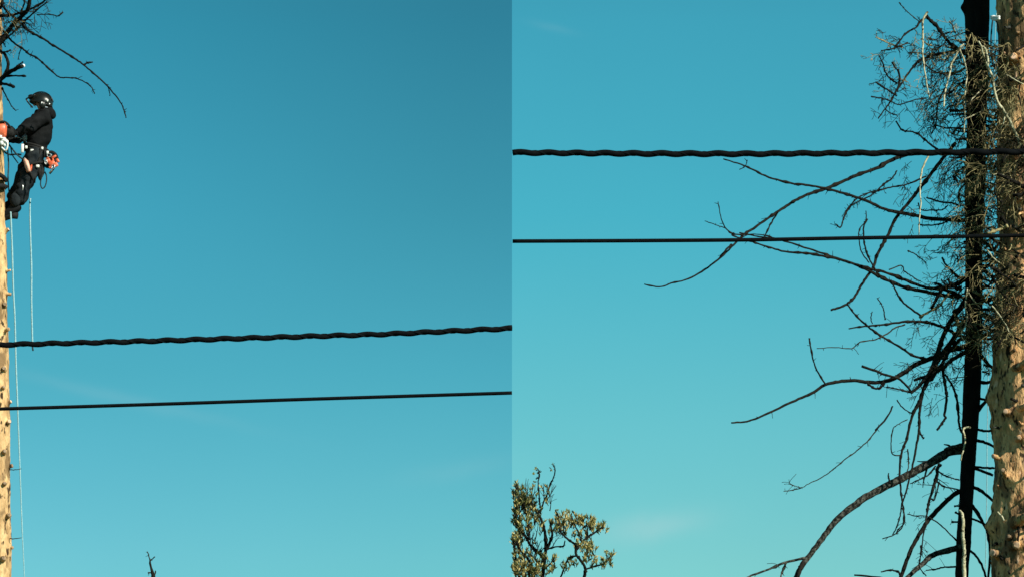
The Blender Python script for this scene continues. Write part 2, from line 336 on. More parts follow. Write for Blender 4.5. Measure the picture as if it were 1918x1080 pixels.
B([(1804, 1023), (1775, 1030), (1748, 1038), (1728, 1055), (1705, 1075), (1680, 1100)], YD, YD - .6, 12, 7, 'branch_grey', sides=8)
B([(1800, 1060), (1770, 1061), (1752, 1065), (1735, 1067)], YD - .1, YD - .3, 4, 2, twigs=3)
B([(1650, 1070), (1668, 1067), (1682, 1070), (1690, 1080)], YD - .5, YD - .5, 2.5, 4)
B([(1600, 1076), (1640, 1080), (1670, 1085)], YD - .5, YD - .5, 3, 4)
for a, b in (((1806, 944), (1788, 947)), ((1802, 962), (1790, 959)), ((1800, 976), (1782, 976)), ((1812, 742), (1806, 740))):
    B([a, ((a[0] + b[0]) / 2, (a[1] + b[1]) / 2 + 1), b], YD - .1, YD - .15, 4, 3, name='branch')
# mid bough sweeping left
B([(1812, 648), (1780, 655), (1750, 668), (1720, 680), (1698, 694), (1675, 708), (1650, 715), (1625, 715), (1600, 712), (1570, 714), (1545, 720), (1520, 736), (1490, 749), (1460, 763), (1426, 779), (1400, 788), (1370, 791)], YD, YD - 1.5, 10, 3, twigs=4, tl=0.12)
B([(1546, 719), (1535, 702), (1525, 680), (1520, 658), (1516, 633)], YD - 1, YD - 1.1, 3.2, 2.5)
B([(1614, 685), (1640, 694), (1660, 702), (1680, 707), (1697, 720), (1708, 735)], YD - .8, YD - .5, 5, 4, twigs=6, tl=.15)
B([(1625, 718), (1637, 726), (1648, 726), (1657, 717)], YD - .7, YD - .7, 4, 4, twigs=3)
B([(1708, 735), (1690, 730), (1672, 726), (1660, 724)], YD - .6, YD - .7, 4, 2, twigs=3)
# steep boughs falling from the trunk
B([(1812, 560), (1796, 580), (1778, 606), (1762, 640), (1752, 672), (1740, 698), (1722, 722), (1706, 735)], YD - .1, YD - .6, 11, 5, twigs=5)
B([(1815, 590), (1800, 612), (1785, 636), (1770, 655), (1752, 684), (1735, 705), (1722, 722)], YD - .15, YD - .5, 12, 5, twigs=5)
B([(1815, 632), (1800, 634), (1786, 648), (1772, 668), (1758, 690), (1745, 712)], YD - .1, YD - .5, 7, 4, twigs=4)
B([(1815, 655), (1798, 664), (1780, 676), (1765, 690), (1740, 702), (1712, 712)], YD - .1, YD - .5, 9, 4, twigs=4)
B([(1764, 640), (1757, 665), (1752, 690), (1738, 715), (1730, 730), (1722, 752), (1710, 775), (1703, 800), (1697, 825), (1690, 842), (1686, 865), (1685, 890), (1687, 915), (1690, 940), (1693, 960), (1690, 985), (1675, 1000), (1653, 1008)], YD - .4, YD - .9, 7, 2, twigs=6, tl=.14)
B([(1748, 690), (1735, 715), (1727, 738), (1723, 765), (1722, 785), (1721, 810), (1717, 832), (1712, 860), (1706, 884), (1700, 908), (1694, 930), (1689, 945), (1686, 965), (1680, 985), (1672, 1000)], YD - .4, YD - .8, 6, 2, twigs=4, tl=.1)
B([(1722, 806), (1726, 815), (1731, 820)], YD - .5, YD - .5, 4, 3)
B([(1772, 655), (1766, 680), (1768, 705), (1772, 728), (1773, 748), (1769, 775), (1771, 782), (1762, 795), (1755, 805)], YD - .3, YD - .5, 6, 4)
B([(1690, 950), (1694, 965), (1694, 978), (1681, 992), (1680, 1000)], YD - .8, YD - .8, 2.5, 1.5, twigs=3, tl=.1)
B([(1770, 700), (1783, 720), (1791, 740), (1795, 770), (1796, 790), (1800, 806), (1806, 815)], YD - .4, YD - .2, 4, 5, twigs=3, tl=.12)
# forked tips
B([(1672, 760), (1660, 783), (1640, 805)], YD - .6, YD - .8, 3, 4)
B([(1680, 748), (1690, 762), (1705, 772), (1712, 774)], YD - .6, YD - .5, 2.5, 2)
B([(1642, 805), (1625, 825), (1605, 843), (1585, 858), (1560, 878), (1540, 893), (1515, 905), (1502, 912), (1485, 908), (1478, 903)], YD - .8, YD - 1.3, 2.4, 1.2, 'twig_dark', twigs=7, tl=.13)
B([(1502, 912), (1485, 917), (1468, 919)], YD - 1.3, YD - 1.4, 2, 1.5, 'twig_dark', twigs=2, tl=.1)
# hanging sprig over the arching bough
B([(1762, 868), (1756, 876), (1755, 890), (1748, 912), (1741, 935), (1738, 950), (1735, 968), (1733, 985), (1728, 1010), (1727, 1040)], YD - .5, YD - .7, 7, 1.8, twigs=9, tl=.28, lvl=1)
B([(1752, 872), (1740, 888), (1720, 898), (1705, 905)], YD - .5, YD - .6, 3, 2, twigs=7, tl=.12)
B([(1755, 880), (1770, 890), (1785, 895), (1797, 898)], YD - .5, YD - .4, 3, 2, twigs=6, tl=.12)
B([(1754, 900), (1768, 910), (1790, 915), (1805, 920)], YD - .5, YD - .2, 3, 2, twigs=4, tl=.1)
B([(1735, 965), (1752, 975), (1770, 990), (1788, 1008), (1800, 1018)], YD - .6, YD - .3, 2.5, 2.5)
B([(1735, 965), (1715, 965), (1700, 962)], YD - .6, YD - .7, 2, 2, twigs=4, tl=.08)
B([(1758, 905), (1755, 920), (1750, 935), (1744, 933)], YD - .6, YD - .6, 3, 2.5)
B([(1725, 1020), (1724, 1040), (1722, 1060), (1735, 1078)], YD - .6, YD - .6, 2.5, 2, twigs=5, tl=.12)
B([(1688, 852), (1672, 850), (1669, 830), (1672, 805), (1680, 795), (1700, 785)], YD - .5, YD - .6, 2.5, 1.5, 'twig_dark')
B([(1700, 840), (1702, 862), (1700, 880), (1695, 900)], YD - .6, YD - .7, 2.5, 1.5, 'twig_dark', twigs=3, tl=.1)
# two long boughs crossing under the lower cable
B([(1812, 562), (1790, 550), (1765, 541), (1735, 538), (1705, 528), (1680, 518), (1655, 509), (1630, 503), (1600, 494), (1560, 481), (1530, 471), (1490, 458), (1455, 447), (1420, 443), (1385, 436)], YD, YD - 1.5, 7, 2.5, twigs=4, tl=.1)
B([(1795, 556), (1762, 552), (1735, 546), (1700, 539), (1672, 529), (1645, 516), (1620, 503), (1590, 491), (1565, 484), (1540, 479), (1510, 474), (1470, 471), (1440, 463), (1415, 455), (1390, 448), (1370, 440)], YD - .05, YD - 1.7, 7.5, 2.2, twigs=4, tl=.1)
B([(1767, 536), (1758, 552), (1750, 568), (1744, 578)], YD - .4, YD - .4, 8, 5)
B([(1812, 520), (1795, 530), (1780, 535), (1766, 538), (1758, 532), (1750, 530)], YD - .1, YD - .4, 10, 4, twigs=8, tl=.15, lvl=1)
B([(1764, 482), (1772, 496), (1783, 507), (1795, 520)], YD - .4, YD - .2, 3.5, 5)
# big crossing boughs in the middle of the sky
B([(1812, 412), (1780, 412), (1740, 409), (1715, 404), (1690, 399), (1668, 395), (1648, 388), (1625, 377), (1605, 370), (1580, 362), (1545, 353), (1515, 347), (1480, 343), (1440, 332), (1410, 318), (1388, 308), (1355, 298)], YD, YD - 1.9, 8, 2.4, twigs=5, tl=.1)
B([(1810, 284), (1770, 286), (1735, 287), (1700, 290), (1672, 299), (1640, 316), (1605, 328), (1578, 340), (1545, 354), (1518, 362), (1498, 371), (1478, 383), (1455, 398), (1435, 411), (1412, 428), (1395, 438), (1375, 458), (1350, 482), (1320, 505), (1290, 522), (1258, 530), (1235, 537), (1207, 532)], YD, YD - 2.2, 8, 2.2, twigs=3, tl=.08)
B([(1458, 396), (1448, 412), (1438, 430), (1431, 445)], YD - 1.6, YD - 1.65, 3.5, 2)
B([(1392, 440), (1373, 438), (1358, 426), (1350, 405), (1345, 378)], YD - 1.9, YD - 2, 3, 1.6)
B([(1358, 427), (1340, 421), (1320, 414)], YD - 1.95, YD - 2.05, 2, 1.6)
B([(1380, 452), (1400, 440), (1430, 440), (1450, 446)], YD - 1.8, YD - 1.8, 2, 2, twigs=3, tl=.08)
B([(1385, 318), (1395, 312), (1400, 300)], YD - 1.9, YD - 1.9, 1.8, 1.4)
B([(1370, 458), (1358, 470), (1348, 482)], YD - 1.9, YD - 2.0, 4, 2.5)
# S-shaped bough
B([(1790, 268), (1765, 298), (1742, 328), (1722, 354), (1706, 374), (1690, 394), (1676, 412), (1664, 438), (1652, 460), (1642, 480), (1636, 500), (1624, 517), (1612, 536), (1600, 556), (1586, 569), (1570, 576), (1557, 580)], YD - .2, YD - 1.0, 7, 4, sides=8)
B([(1625, 410), (1618, 425), (1618, 450), (1622, 468), (1630, 488), (1640, 506), (1652, 522)], YD - .9, YD - .9, 3, 3.5, twigs=2, tl=.08)
B([(1622, 395), (1622, 412), (1610, 430), (1609, 450), (1614, 472), (1628, 492)], YD - .9, YD - .9, 2, 2.5, twigs=2, tl=.08)
B([(1586, 568), (1598, 584), (1615, 602), (1640, 622), (1665, 637), (1690, 652), (1712, 666), (1735, 672)], YD - .8, YD - .5, 3, 5)
B([(1668, 524), (1678, 545), (1690, 564), (1706, 578), (1724, 590)], YD - .7, YD - .5, 3, 4)
B([(1815, 632), (1795, 627), (1772, 615), (1745, 605), (1720, 602), (1695, 602), (1665, 606), (1640, 609), (1615, 611), (1590, 615)], YD - .1, YD - .9, 7, 2.5, twigs=9, tl=.12)
B([(1695, 607), (1675, 614), (1662, 624), (1640, 635), (1612, 640), (1595, 652), (1565, 650), (1530, 652)], YD - .6, YD - 1.2, 3, 1.5, 'twig_dark', twigs=7, tl=.13)
B([(1658, 598), (1655, 580), (1650, 568), (1643, 558)], YD - .8, YD - .8, 2.5, 2)
B([(1634, 606), (1631, 594), (1634, 583)], YD - .8, YD - .8, 2, 1.8)
B([(1722, 594), (1745, 580), (1760, 572), (1772, 556), (1782, 545)], YD - .5, YD - .3, 4.5, 3, 'twig', twigs=4, tl=.1)
# upper crossing tufts
B([(1735, 330), (1700, 345), (1672, 350), (1650, 356), (1625, 362), (1605, 372), (1590, 388), (1582, 402), (1577, 420)], YD - .4, YD - 1.1, 3, 2.5, twigs=10, tl=.16, lvl=1)
B([(1680, 320), (1670, 335), (1655, 345), (1640, 360), (1620, 372), (1595, 385), (1582, 405), (1575, 425), (1565, 420)], YD - .6, YD - 1.1, 3, 2.5, twigs=9, tl=.14, lvl=1)
B([(1530, 428), (1520, 424)], YD - 1.2, YD - 1.2, 2, 2, twigs=1) if False else None
B([(1735, 370), (1760, 378), (1782, 380), (1795, 385)], YD - .4, YD - .2, 3, 4, twigs=7, tl=.16, lvl=1)
B([(1720, 380), (1725, 393), (1745, 394), (1765, 393), (1775, 385)], YD - .4, YD - .3, 2.5, 2.5, twigs=4, tl=.1)
B([(1720, 421), (1740, 422), (1758, 420), (1775, 415)], YD - .4, YD - .3, 3, 2.5, twigs=5, tl=.12)
B([(1700, 470), (1712, 475), (1722, 482), (1735, 492)], YD - .5, YD - .4, 2.5, 2, 'twig_dark', twigs=4, tl=.1)
B([(1665, 505), (1688, 497), (1694, 508), (1706, 516), (1718, 524), (1724, 526)], YD - .6, YD - .5, 2.5, 2, 'twig_dark', twigs=2, tl=.1)
B([(1678, 227), (1690, 244), (1704, 246), (1718, 250), (1728, 258), (1740, 268), (1755, 280)], YD - .6, YD - .3, 3, 4, twigs=3, tl=.1)
# top left fan of fine branches
B([(1735, 30), (1742, 38), (1755, 50), (1768, 68), (1782, 84), (1805, 100)], YD - .5, YD - .1, 5, 7)
B([(1735, 32), (1724, 40), (1715, 52), (1698, 62), (1686, 76), (1676, 88)], YD - .5, YD - .8, 4.5, 2.5, twigs=6, tl=.2, lvl=1)
B([(1812, 95), (1775, 98), (1745, 105), (1725, 112), (1712, 124), (1698, 142), (1688, 158), (1678, 172), (1668, 190), (1658, 204), (1645, 222)], YD - .1, YD - 1.0, 5, 2.5, twigs=14, tl=.28, lvl=1)
B([(1640, 154), (1655, 164), (1668, 172), (1680, 180)], YD - .9, YD - .8, 3.2, 3, twigs=7, tl=.16)
B([(1646, 104), (1654, 118), (1657, 132), (1666, 146), (1680, 156)], YD - .9, YD - .8, 2.5, 3, twigs=6, tl=.16)
B([(1671, 116), (1676, 126), (1683, 133)], YD - .8, YD - .8, 3, 2.5)
B([(1632, 181), (1650, 184), (1662, 187), (1672, 192), (1685, 196), (1710, 188), (1735, 184)], YD - 1, YD - .7, 3, 2, twigs=9, tl=.14)
B([(1658, 205), (1668, 212), (1680, 216)], YD - .9, YD - .85, 2.5, 2)
B([(1682, 130), (1685, 150), (1680, 168), (1674, 178)], YD - .8, YD - .8, 4.5, 3, twigs=4, tl=.14)
B([(1812, 150), (1795, 160), (1782, 172), (1768, 178)], YD - .1, YD - .3, 4, 3.5)
B([(1812, 205), (1795, 208), (1780, 207)], YD - .1, YD - .2, 4, 6)
B([(1770, 165), (1760, 185), (1755, 205), (1753, 235), (1745, 250)], YD - .3, YD - .4, 3.5, 2, twigs=7, tl=.12, lvl=1)
B([(1812, 242), (1790, 240), (1770, 240), (1755, 236), (1738, 240)], YD - .1, YD - .4, 4, 2, twigs=7, tl=.14)
B([(1684, 5), (1697, 20), (1712, 33), (1725, 42)], YD - .8, YD - .6, 1.8, 2, 'twig_dark')
for x0, y0, x1, y1 in ((1740, 105, 1700, 100), (1745, 85, 1725, 72), (1760, 70, 1790, 60), (1790, 62, 1778, 40), (1738, 72, 1755, 74), (1730, 120, 1770, 140), (1800, 140, 1740, 135), (1690, 90, 1640, 70), (1700, 80, 1650, 95)):
    B([(x1, y1), ((x0 + x1) / 2, (y0 + y1) / 2 + rnd.uniform(-5, 5)), (x0, y0)][::-1], YD - .4, YD - .6, 3, 2, rnd.choice(['twig', 'twig_dark']), twigs=6, tl=.22, lvl=1)
# rungs between the two trunks
for pl in ([(1828, 803), (1842, 806), (1858, 806)], [(1826, 823), (1845, 828), (1862, 836)], [(1822, 873), (1840, 875), (1862, 876)], [(1822, 876), (1842, 882), (1860, 890)],
           [(1820, 911), (1840, 920), (1862, 940)], [(1820, 945), (1832, 962), (1842, 980), (1848, 990)], [(1812, 970), (1828, 973), (1846, 982)], [(1812, 1026), (1828, 1040), (1840, 1060), (1848, 1085)],
           [(1832, 745), (1845, 748), (1858, 755)], [(1834, 715), (1848, 716), (1860, 712)], [(1836, 632), (1850, 634), (1866, 634)], [(1838, 585), (1850, 592), (1868, 610)], [(1848, 985), (1852, 1010), (1855, 1040), (1850, 1085)],
           [(1838, 665), (1850, 680), (1862, 690)], [(1832, 768), (1845, 752), (1856, 735)]):
    B(pl, YD - .02, YD - .25, rnd.uniform(4.5, 8), rnd.uniform(4, 5.5), 'bark_dark', knob=False)

# crown tangle: fine dead twigs all round both trunks
def spray(parent, px, py, Y, dirs, ln, r, material, lvl=2, kids=5, droop=.35, wander=.25):
    if parent is dead:                 # past 300 branches: the finest go into one joined part
        return grow(TANGLE, P(px, py, Y), Vector(dirs), ln, r, lvl, droop, wander, kids, mi=TM.index(material))
    m = MB(); grow(m, P(px, py, Y), Vector(dirs), ln, r, lvl, droop, wander, kids); return m.build('branch', M[material], parent)
TANGLE = MB(); TM = ['twig', 'twig_dark', 'branch', 'bark_dark']
for i in range(80):                    # dead tree, left side and round the trunk
    py = rnd.choice([rnd.uniform(60, 330), rnd.uniform(60, 330), rnd.uniform(300, 560), rnd.uniform(540, 720)])
    sx = rnd.choice([-1, -1, -1, 1]); px = 1812 if sx < 0 else 1840
    spray(dead, px, py, YD - .1, (sx, rnd.uniform(-1.3, 0.3), rnd.uniform(-.3, .4)), rnd.uniform(.25, .65) * (1 if sx < 0 else .6), .009, rnd.choice(['twig', 'twig_dark', 'twig_dark']), 2, 4)
for i in range(70):                    # tuft between 1740 and 1810 px, upper half
    px = rnd.uniform(1745, 1800); py = rnd.uniform(70, 240)
    spray(dead, px, py, YD - .3, (rnd.uniform(-1, .3), rnd.uniform(-1, 1), rnd.uniform(-.6, .6)), rnd.uniform(.2, .4), .006, rnd.choice(['twig', 'twig_dark']), 2, 4)
for i in range(26):                    # wispy outer tips, upper left
    px = rnd.uniform(1648, 1745); py = rnd.uniform(45, 215)
    if (px - 1700) ** 2 / 60 ** 2 + (py - 130) ** 2 / 95 ** 2 > 1: continue
    spray(dead, px, py, YD - .5, (rnd.uniform(-1, .3), rnd.uniform(-1, 1), rnd.uniform(-.8, .6)), rnd.uniform(.2, .42), .004, rnd.choice(['twig', 'twig_dark', 'twig_dark']), 2, 3)
for i in range(34):
    px = rnd.uniform(1690, 1805); py = rnd.choice([rnd.uniform(290, 440), rnd.uniform(440, 600)])
    if py > 440: px = rnd.uniform(1750, 1808)
    spray(dead, px, py, YD - .3, (rnd.uniform(-1, .3), rnd.uniform(-1, 1), rnd.uniform(-.6, .6)), rnd.uniform(.2, .4), .005, rnd.choice(['twig', 'twig_dark']), 2, 3)
for i in range(34):
    px = rnd.uniform(1705, 1795); py = rnd.uniform(590, 750)
    spray(dead, px, py, YD - .5, (rnd.uniform(-1, .5), rnd.uniform(-1, 1), rnd.uniform(-.9, .5)), rnd.uniform(.15, .35), .005, 'twig_dark', 2, 3)
for i in range(150):                   # sunlit tree, near side, in the upper two thirds
    py = rnd.choice([rnd.uniform(85, 330), rnd.uniform(300, 640)]); px = 1862 + 75 * rnd.random() ** 1.5
    spray(sun_tree, px, py, surf_y(at_s, px, py, YS), (rnd.uniform(-1.3, .2), rnd.uniform(-1, -.2), rnd.uniform(-.5, .3)), rnd.uniform(.25, .75), .009, rnd.choice(['twig', 'twig', 'twig_dark']), 2, 4)
for i in range(95):                    # dead tree, near side: out of the other trunk's shade
    py = rnd.choice([rnd.uniform(55, 300), rnd.uniform(280, 640)]); px = rnd.uniform(1800, 1860)
    spray(dead, px, py, YD - .45 - rnd.random() * .4, (rnd.uniform(-.8, .8), rnd.uniform(-1, 0), rnd.uniform(-.8, .5)), rnd.uniform(.2, .5), .008, rnd.choice(['twig', 'twig', 'twig_dark']), 2, 4)
for i in range(110):
    py = rnd.choice([rnd.uniform(70, 300), rnd.uniform(290, 640), rnd.uniform(440, 640)])
    if i % 11 < 7: px = rnd.uniform(1780, 1872); par = dead; y0 = YD - rnd.uniform(.05, .7)
    else: px = rnd.uniform(1864, 1935); par = sun_tree; y0 = YS - rnd.uniform(.42, .8)
    a = rnd.uniform(0, 6.283); ln = rnd.uniform(10, 34); bend = rnd.uniform(-.5, .5); w = rnd.choice([2.2, 3, 3, 4, 5.5, 7])
    pl = [(px + math.cos(a + bend * t) * ln * t, py + math.sin(a + bend * t) * ln * t * .8) for t in (-.6, -.2, .2, .6, 1)]
    traced(par, pl, y0, y0 - rnd.uniform(-.1, .25), w, w * .55, rnd.choice(['branch', 'branch', 'branch', 'twig_dark', 'twig']), twigs=3, tl=.14)
for i in range(46):                    # heavier broken whorls that roughen the black trunk's outline
    py = rnd.uniform(70, 700); q = rnd.choice([-1, 1]); px = (1811 if q < 0 else 1840) + rnd.uniform(-3, 3)
    spray(dead, px, py, YD - rnd.uniform(-.05, .15), (q, rnd.uniform(-.8, .3), rnd.uniform(-.4, .4)), rnd.uniform(.08, .22), rnd.uniform(.012, .022), rnd.choice(['branch', 'bark_dark', 'twig_dark']), 1, 4)
for i in range(44):                    # branches bridging the gap between the trunks
    py = rnd.uniform(140, 660); x0 = rnd.uniform(1834, 1850)
    traced(dead, [(x0, py), (x0 + 10, py + rnd.uniform(-6, 8)), (x0 + 20, py + rnd.uniform(-10, 16)), (x0 + 32, py + rnd.uniform(-14, 22))], YD - rnd.uniform(.0, .4), YD - rnd.uniform(.2, .7), rnd.choice([2.5, 3.5, 5, 6]), rnd.uniform(1.5, 3.5), rnd.choice(['branch', 'branch', 'twig_dark', 'twig']), twigs=2, tl=.12)
# pale branches; the sun on them is partly put into the colour
A = lambda pts, Ya, Yb, a, b, mt='pale', **k: traced(sun_tree, pts, Ya, Yb, a, b, mt, knob=False, **k)
A([(1862, 150), (1848, 122), (1842, 105), (1838, 88), (1833, 78)], YS - .55, YS - .8, 5, 3)
A([(1836, 86), (1845, 92), (1851, 112), (1850, 125), (1858, 142), (1862, 165), (1868, 190), (1880, 208), (1892, 228), (1903, 252), (1916, 285), (1925, 310)][::-1], YS - .5, YS - .7, 6, 4, twigs=6, tl=.2)
A([(1884, 212), (1880, 228), (1874, 242)], YS - .55, YS - .6, 3.5, 2)
A([(1885, 140), (1902, 150), (1916, 158)][::-1], YS - .55, YS - .6, 2.5, 2)
D_ = lambda pts, Ya, Yb, a, b, mt='pale', **k: traced(dead, pts, Ya, Yb, a, b, mt, knob=False, **k)
D_([(1806, 84), (1797, 90), (1790, 106), (1783, 118), (1778, 140), (1773, 160), (1769, 180), (1768, 200)], YD - .9, YD - 1.1, 4.5, 3)
D_([(1797, 92), (1804, 108), (1808, 122), (1811, 140), (1809, 165), (1806, 190), (1807, 215), (1806, 250)], YD - .9, YD - .95, 4, 2.5)
D_([(1738, 22), (1731, 32), (1728, 46), (1729, 72), (1728, 95), (1730, 118), (1734, 142), (1737, 165), (1741, 182)], YD - .8, YD - 1, 4.5, 2.2, 'rope') if False else D_([(1738, 22), (1731, 32), (1728, 46), (1729, 72), (1728, 95), (1730, 118), (1734, 142), (1737, 165), (1741, 182)], YD - .8, YD - 1, 4.5, 2.2)
D_([(1740, 290), (1735, 300), (1727, 318), (1724, 340), (1723, 360), (1725, 380), (1722, 410), (1721, 440)], YD - .8, YD - 1, 4, 2)
D_([(1844, 205), (1825, 215), (1810, 222), (1800, 220)], YD - .8, YD - .9, 3, 2)
D_([(1838, 168), (1826, 180), (1815, 192), (1812, 200)], YD - .8, YD - .9, 3, 2)
D_([(1812, 540), (1809, 560), (1808, 575), (1812, 590), (1808, 610), (1800, 625), (1806, 640)], YD - .8, YD - .9, 3, 2)
D_([(1812, 545), (1822, 560), (1832, 572), (1845, 588)], YD - .8, YD - .7, 3, 2)
D_([(1858, 572), (1868, 584), (1878, 598), (1886, 612), (1890, 622)], YS - .6, YS - .6, 3, 2)
D_([(1848, 424), (1830, 425), (1812, 428), (1800, 433), (1788, 437)], YD - .8, YD - .8, 3, 2, 'twig')
D_([(1848, 395), (1843, 410), (1842, 424), (1848, 434), (1856, 440)], YD - .8, YD - .8, 3.5, 2, 'twig')
D_([(1848, 466), (1858, 480), (1866, 488), (1872, 492)], YS - .6, YS - .6, 3, 2)
D_([(1880, 328), (1868, 326), (1860, 328)], YS - .6, YS - .6, 4, 2)
D_([(1788, 195), (1794, 222), (1790, 240), (1795, 215)], YD - .8, YD - .9, 3, 2) if False else None
D_([(1818, 800), (1808, 800), (1804, 806), (1808, 820), (1806, 836), (1802, 850), (1800, 862)], YD - .65, YD - .7, 4, 2.5)
D_([(1797, 956), (1802, 962), (1804, 980), (1803, 1000), (1806, 1030), (1805, 1050), (1807, 1100)], YD - .9, YD - 1.0, 5, 8)
# heavy dark limb over the pale trunk
traced(sun_tree, [(1868, 325), (1885, 333), (1900, 340), (1918, 350), (1940, 362)][::-1], YS - .5, YS - .7, 9, 5, 'branch', twigs=3)
traced(sun_tree, [(1866, 655), (1880, 630), (1900, 632), (1918, 640)][::-1], YS - .5, YS - .55, 4, 3, 'branch')
traced(sun_tree, [(1905, 120), (1912, 150), (1908, 175), (1913, 200)], YS - .5, YS - .5, 3, 3, 'branch', knob=False)
traced(sun_tree, [(1907, 985), (1908, 1000), (1906, 1015)], YS - .46, YS - .46, 4, 4, 'branch', knob=False)
traced(sun_tree, [(1868, 958), (1876, 966), (1880, 974)], YS - .45, YS - .45, 4, 3, 'pale', knob=False)

TANGLE.build('fine_twigs', [M[k] for k in TM], dead)['kind'] = 'stuff'
# ropes between the trunks
def rope(name, pts, Y, wpx, material, label, cat, group=None, twist=True):
    W = smooth_line([P(x, y, Y[i] if isinstance(Y, list) else Y) for i, (x, y) in enumerate(pts)], 8)
    m = MB(); out = []; rr_ = []; wl_ = wpx if isinstance(wpx, list) else [wpx] * len(pts)
    for i in range(len(W) - 1):
        k = max(1, int((W[i + 1] - W[i]).length / 0.03))
        out += [W[i].lerp(W[i + 1], j / k) for j in range(k)]; rr_ += [wl_[min(i // 8, len(pts) - 1)]] * k
    out.append(W[-1]); rr_.append(wl_[-1]); q = 2 * ppm(Y)
    m.tube(out, [rr_[i] / q * (1 + 0.10 * math.sin(i * 1.7)) for i in range(len(out))], 8)
    return tag(m.build(name, M[material]), label, cat, group)
rope('climbing_rope', [(1869, -30), (1868, 15), (1866, 30), (1864, 60), (1863, 110), (1862, 200), (1858, 300), (1856, 420), (1854, 560), (1851, 700), (1849, 830), (1848, 950), (1845, 1110)], YD + .6, 1.5, 'rope', 'pale rope hanging down the gap between black trunk and tan trunk', 'rope', 'ropes hanging in the trees')
rope('climbing_rope', [(1860, 32), (1857, 60), (1856, 90), (1858, 110), (1864, 128), (1870, 112), (1871, 80), (1869, 50), (1864, 34)], YS - .1, 3, 'cord', 'dark cord looped between the two right trunks near the top', 'rope', 'ropes hanging in the trees')
sl = MB()
for dz in (-.012, .012): sl.tube([P(1856 + 16 * t, 33 + (2 * math.sin(3 * t)) - dz * 150, YS - .18 - .18 * t) for t in (0, .25, .5, .75, 1)], [.012, .018, .02, .018, .014], 8)
sl.ball(P(1861, 33, YS - .22), (.035, .03, .028)); tag(sl.build('rope_knot', M['white']), 'white rope knot tied at the top of the tan trunk', 'knot')

# ================================================================== LEFT: straw-coloured trunk at the frame edge
YL = 36.6
left_tree = thing('spruce_tree', (P(-14, 1080, YL).x, YL, 0), 'straw-coloured trunk at the left edge that the climber is strapped to', 'tree', 'spruces being taken down')
left_tree['bark'] = 'bark_left'
LS = [(10, 433, 6, (1, -.3, .5), .05), (12, 508, 5, (1, -.4, .2), .06), (14, 550, 5, (1, -.3, -.2), .05), (10, 618, 6, (.8, -.7, .1), .07), (15, 755, 7, (1, -.4, .7), .05), (14, 790, 9, (.7, -.8, .1), .05),
      (17, 873, 6, (1, -.4, .2), .05), (14, 965, 10, (.7, -.8, .1), .05), (19, 1025, 7, (1, -.4, 0), .04), (8, 570, 7, (.3, -1, 0), .05), (7, 690, 7, (.3, -1, 0), .05), (6, 725, 6, (.3, -1, 0), .05), (8, 845, 6, (.3, -1, 0), .05), (8, 905, 7, (.3, -1, 0), .05), (6, 1045, 7, (.3, -1, 0), .05)]
prof = [(-40, -62, 0), (100, -62, 3), (250, -62, 6), (420, -62, 8), (500, -62, 12), (600, -62, 13), (700, -62, 15), (850, -61, 18), (1000, -60, 20), (1120, -60, 22)]
kn = []
def redge(py):
    for a, b in zip(prof, prof[1:]):
        if a[0] <= py <= b[0]: return lerp(a[2], b[2], (py - a[0]) / (b[0] - a[0]))
for px, py, w, d, ln in LS:
    u = min(.98, (px - (redge(py) - 39)) / 39); kn.append((P(px, py, YL).z, -math.pi / 2 + math.asin(u), 0.05, 0.022))
at_l = trunk(prof, YL, 17, left_tree, M['bark_left'], 5.5, 0.013, 88, 0.025, kn)
for px, py, w, d, ln in LS: stub(left_tree, px, py, surf_y(at_l, px, py, YL), d, ln, w * rnd.uniform(.75, 1.15), py in (433, 755, 790, 508))
Lb = lambda *a, **k: traced(left_tree, *a, **k)
Lb([(-14, 100), (0, 80), (12, 64), (25, 46), (42, 30), (53, 15), (57, -20)], YL - .2, YL - .7, 10, 7, twigs=8, tl=.35, lvl=1)
Lb([(-20, 35), (0, 30), (25, 28), (50, 20), (75, 8), (95, -8)], YL - .2, YL - .6, 6, 3.5, twigs=9, tl=.35, lvl=1)
Lb([(-10, 95), (10, 74), (28, 58), (48, 38), (68, 20), (88, 4)], YL - .2, YL - .9, 4, 2.5, 'twig_dark', twigs=9, tl=.3, lvl=1)
Lb([(5, 12), (18, 26), (35, 40), (48, 53), (62, 63), (80, 72), (96, 83), (115, 94), (140, 110), (157, 122), (178, 140), (198, 158), (212, 174), (226, 192), (232, 206), (236, 221)], YL - .3, YL - 1.4, 5, 2, 'branch')
Lb([(157, 122), (164, 118), (174, 117)], YL - .9, YL - .9, 3, 2.5)
Lb([(202, 162), (205, 172), (206, 180)], YL - 1.1, YL - 1.1, 2, 1.5)
Lb([(6, 58), (15, 69), (28, 82), (42, 91), (55, 102), (68, 108), (82, 120), (95, 132), (110, 144), (125, 146), (142, 147), (157, 153), (170, 162), (177, 175)], YL - .3, YL - 1.2, 4, 1.8, twigs=4, tl=.1)
Lb([(40, 91), (36, 100), (34, 112)], YL - .5, YL - .5, 2.2, 1.6)
Lb([(-10, 160), (4, 147), (15, 137), (30, 129), (42, 124)], YL - .25, YL - .6, 9, 7.5, 'branch', knob=False)
ce = MB(); e0, e1 = P(42, 124, YL - .6), P(45, 122.8, YL - .62); ce.tube([e0, e1], [.022, .020], 10); ce.build('cut_face', M['white'], left_tree)
Lb([(8, 145), (25, 142), (48, 143)], YL - .25, YL - .6, 3, 3.5)
Lb([(-4, 156), (12, 158), (27, 163)], YL - .25, YL - .6, 6, 4.5)
Lb([(-8, 92), (6, 99), (13, 110), (15, 124), (10, 137), (0, 152)], YL - .3, YL - .35, 5, 7)
Lb([(22, 132), (33, 124), (43, 116)], YL - .4, YL - .5, 3, 3)
Lb([(2, 100), (12, 97), (20, 94)], YL - .4, YL - .5, 3, 3, twigs=3, tl=.07)
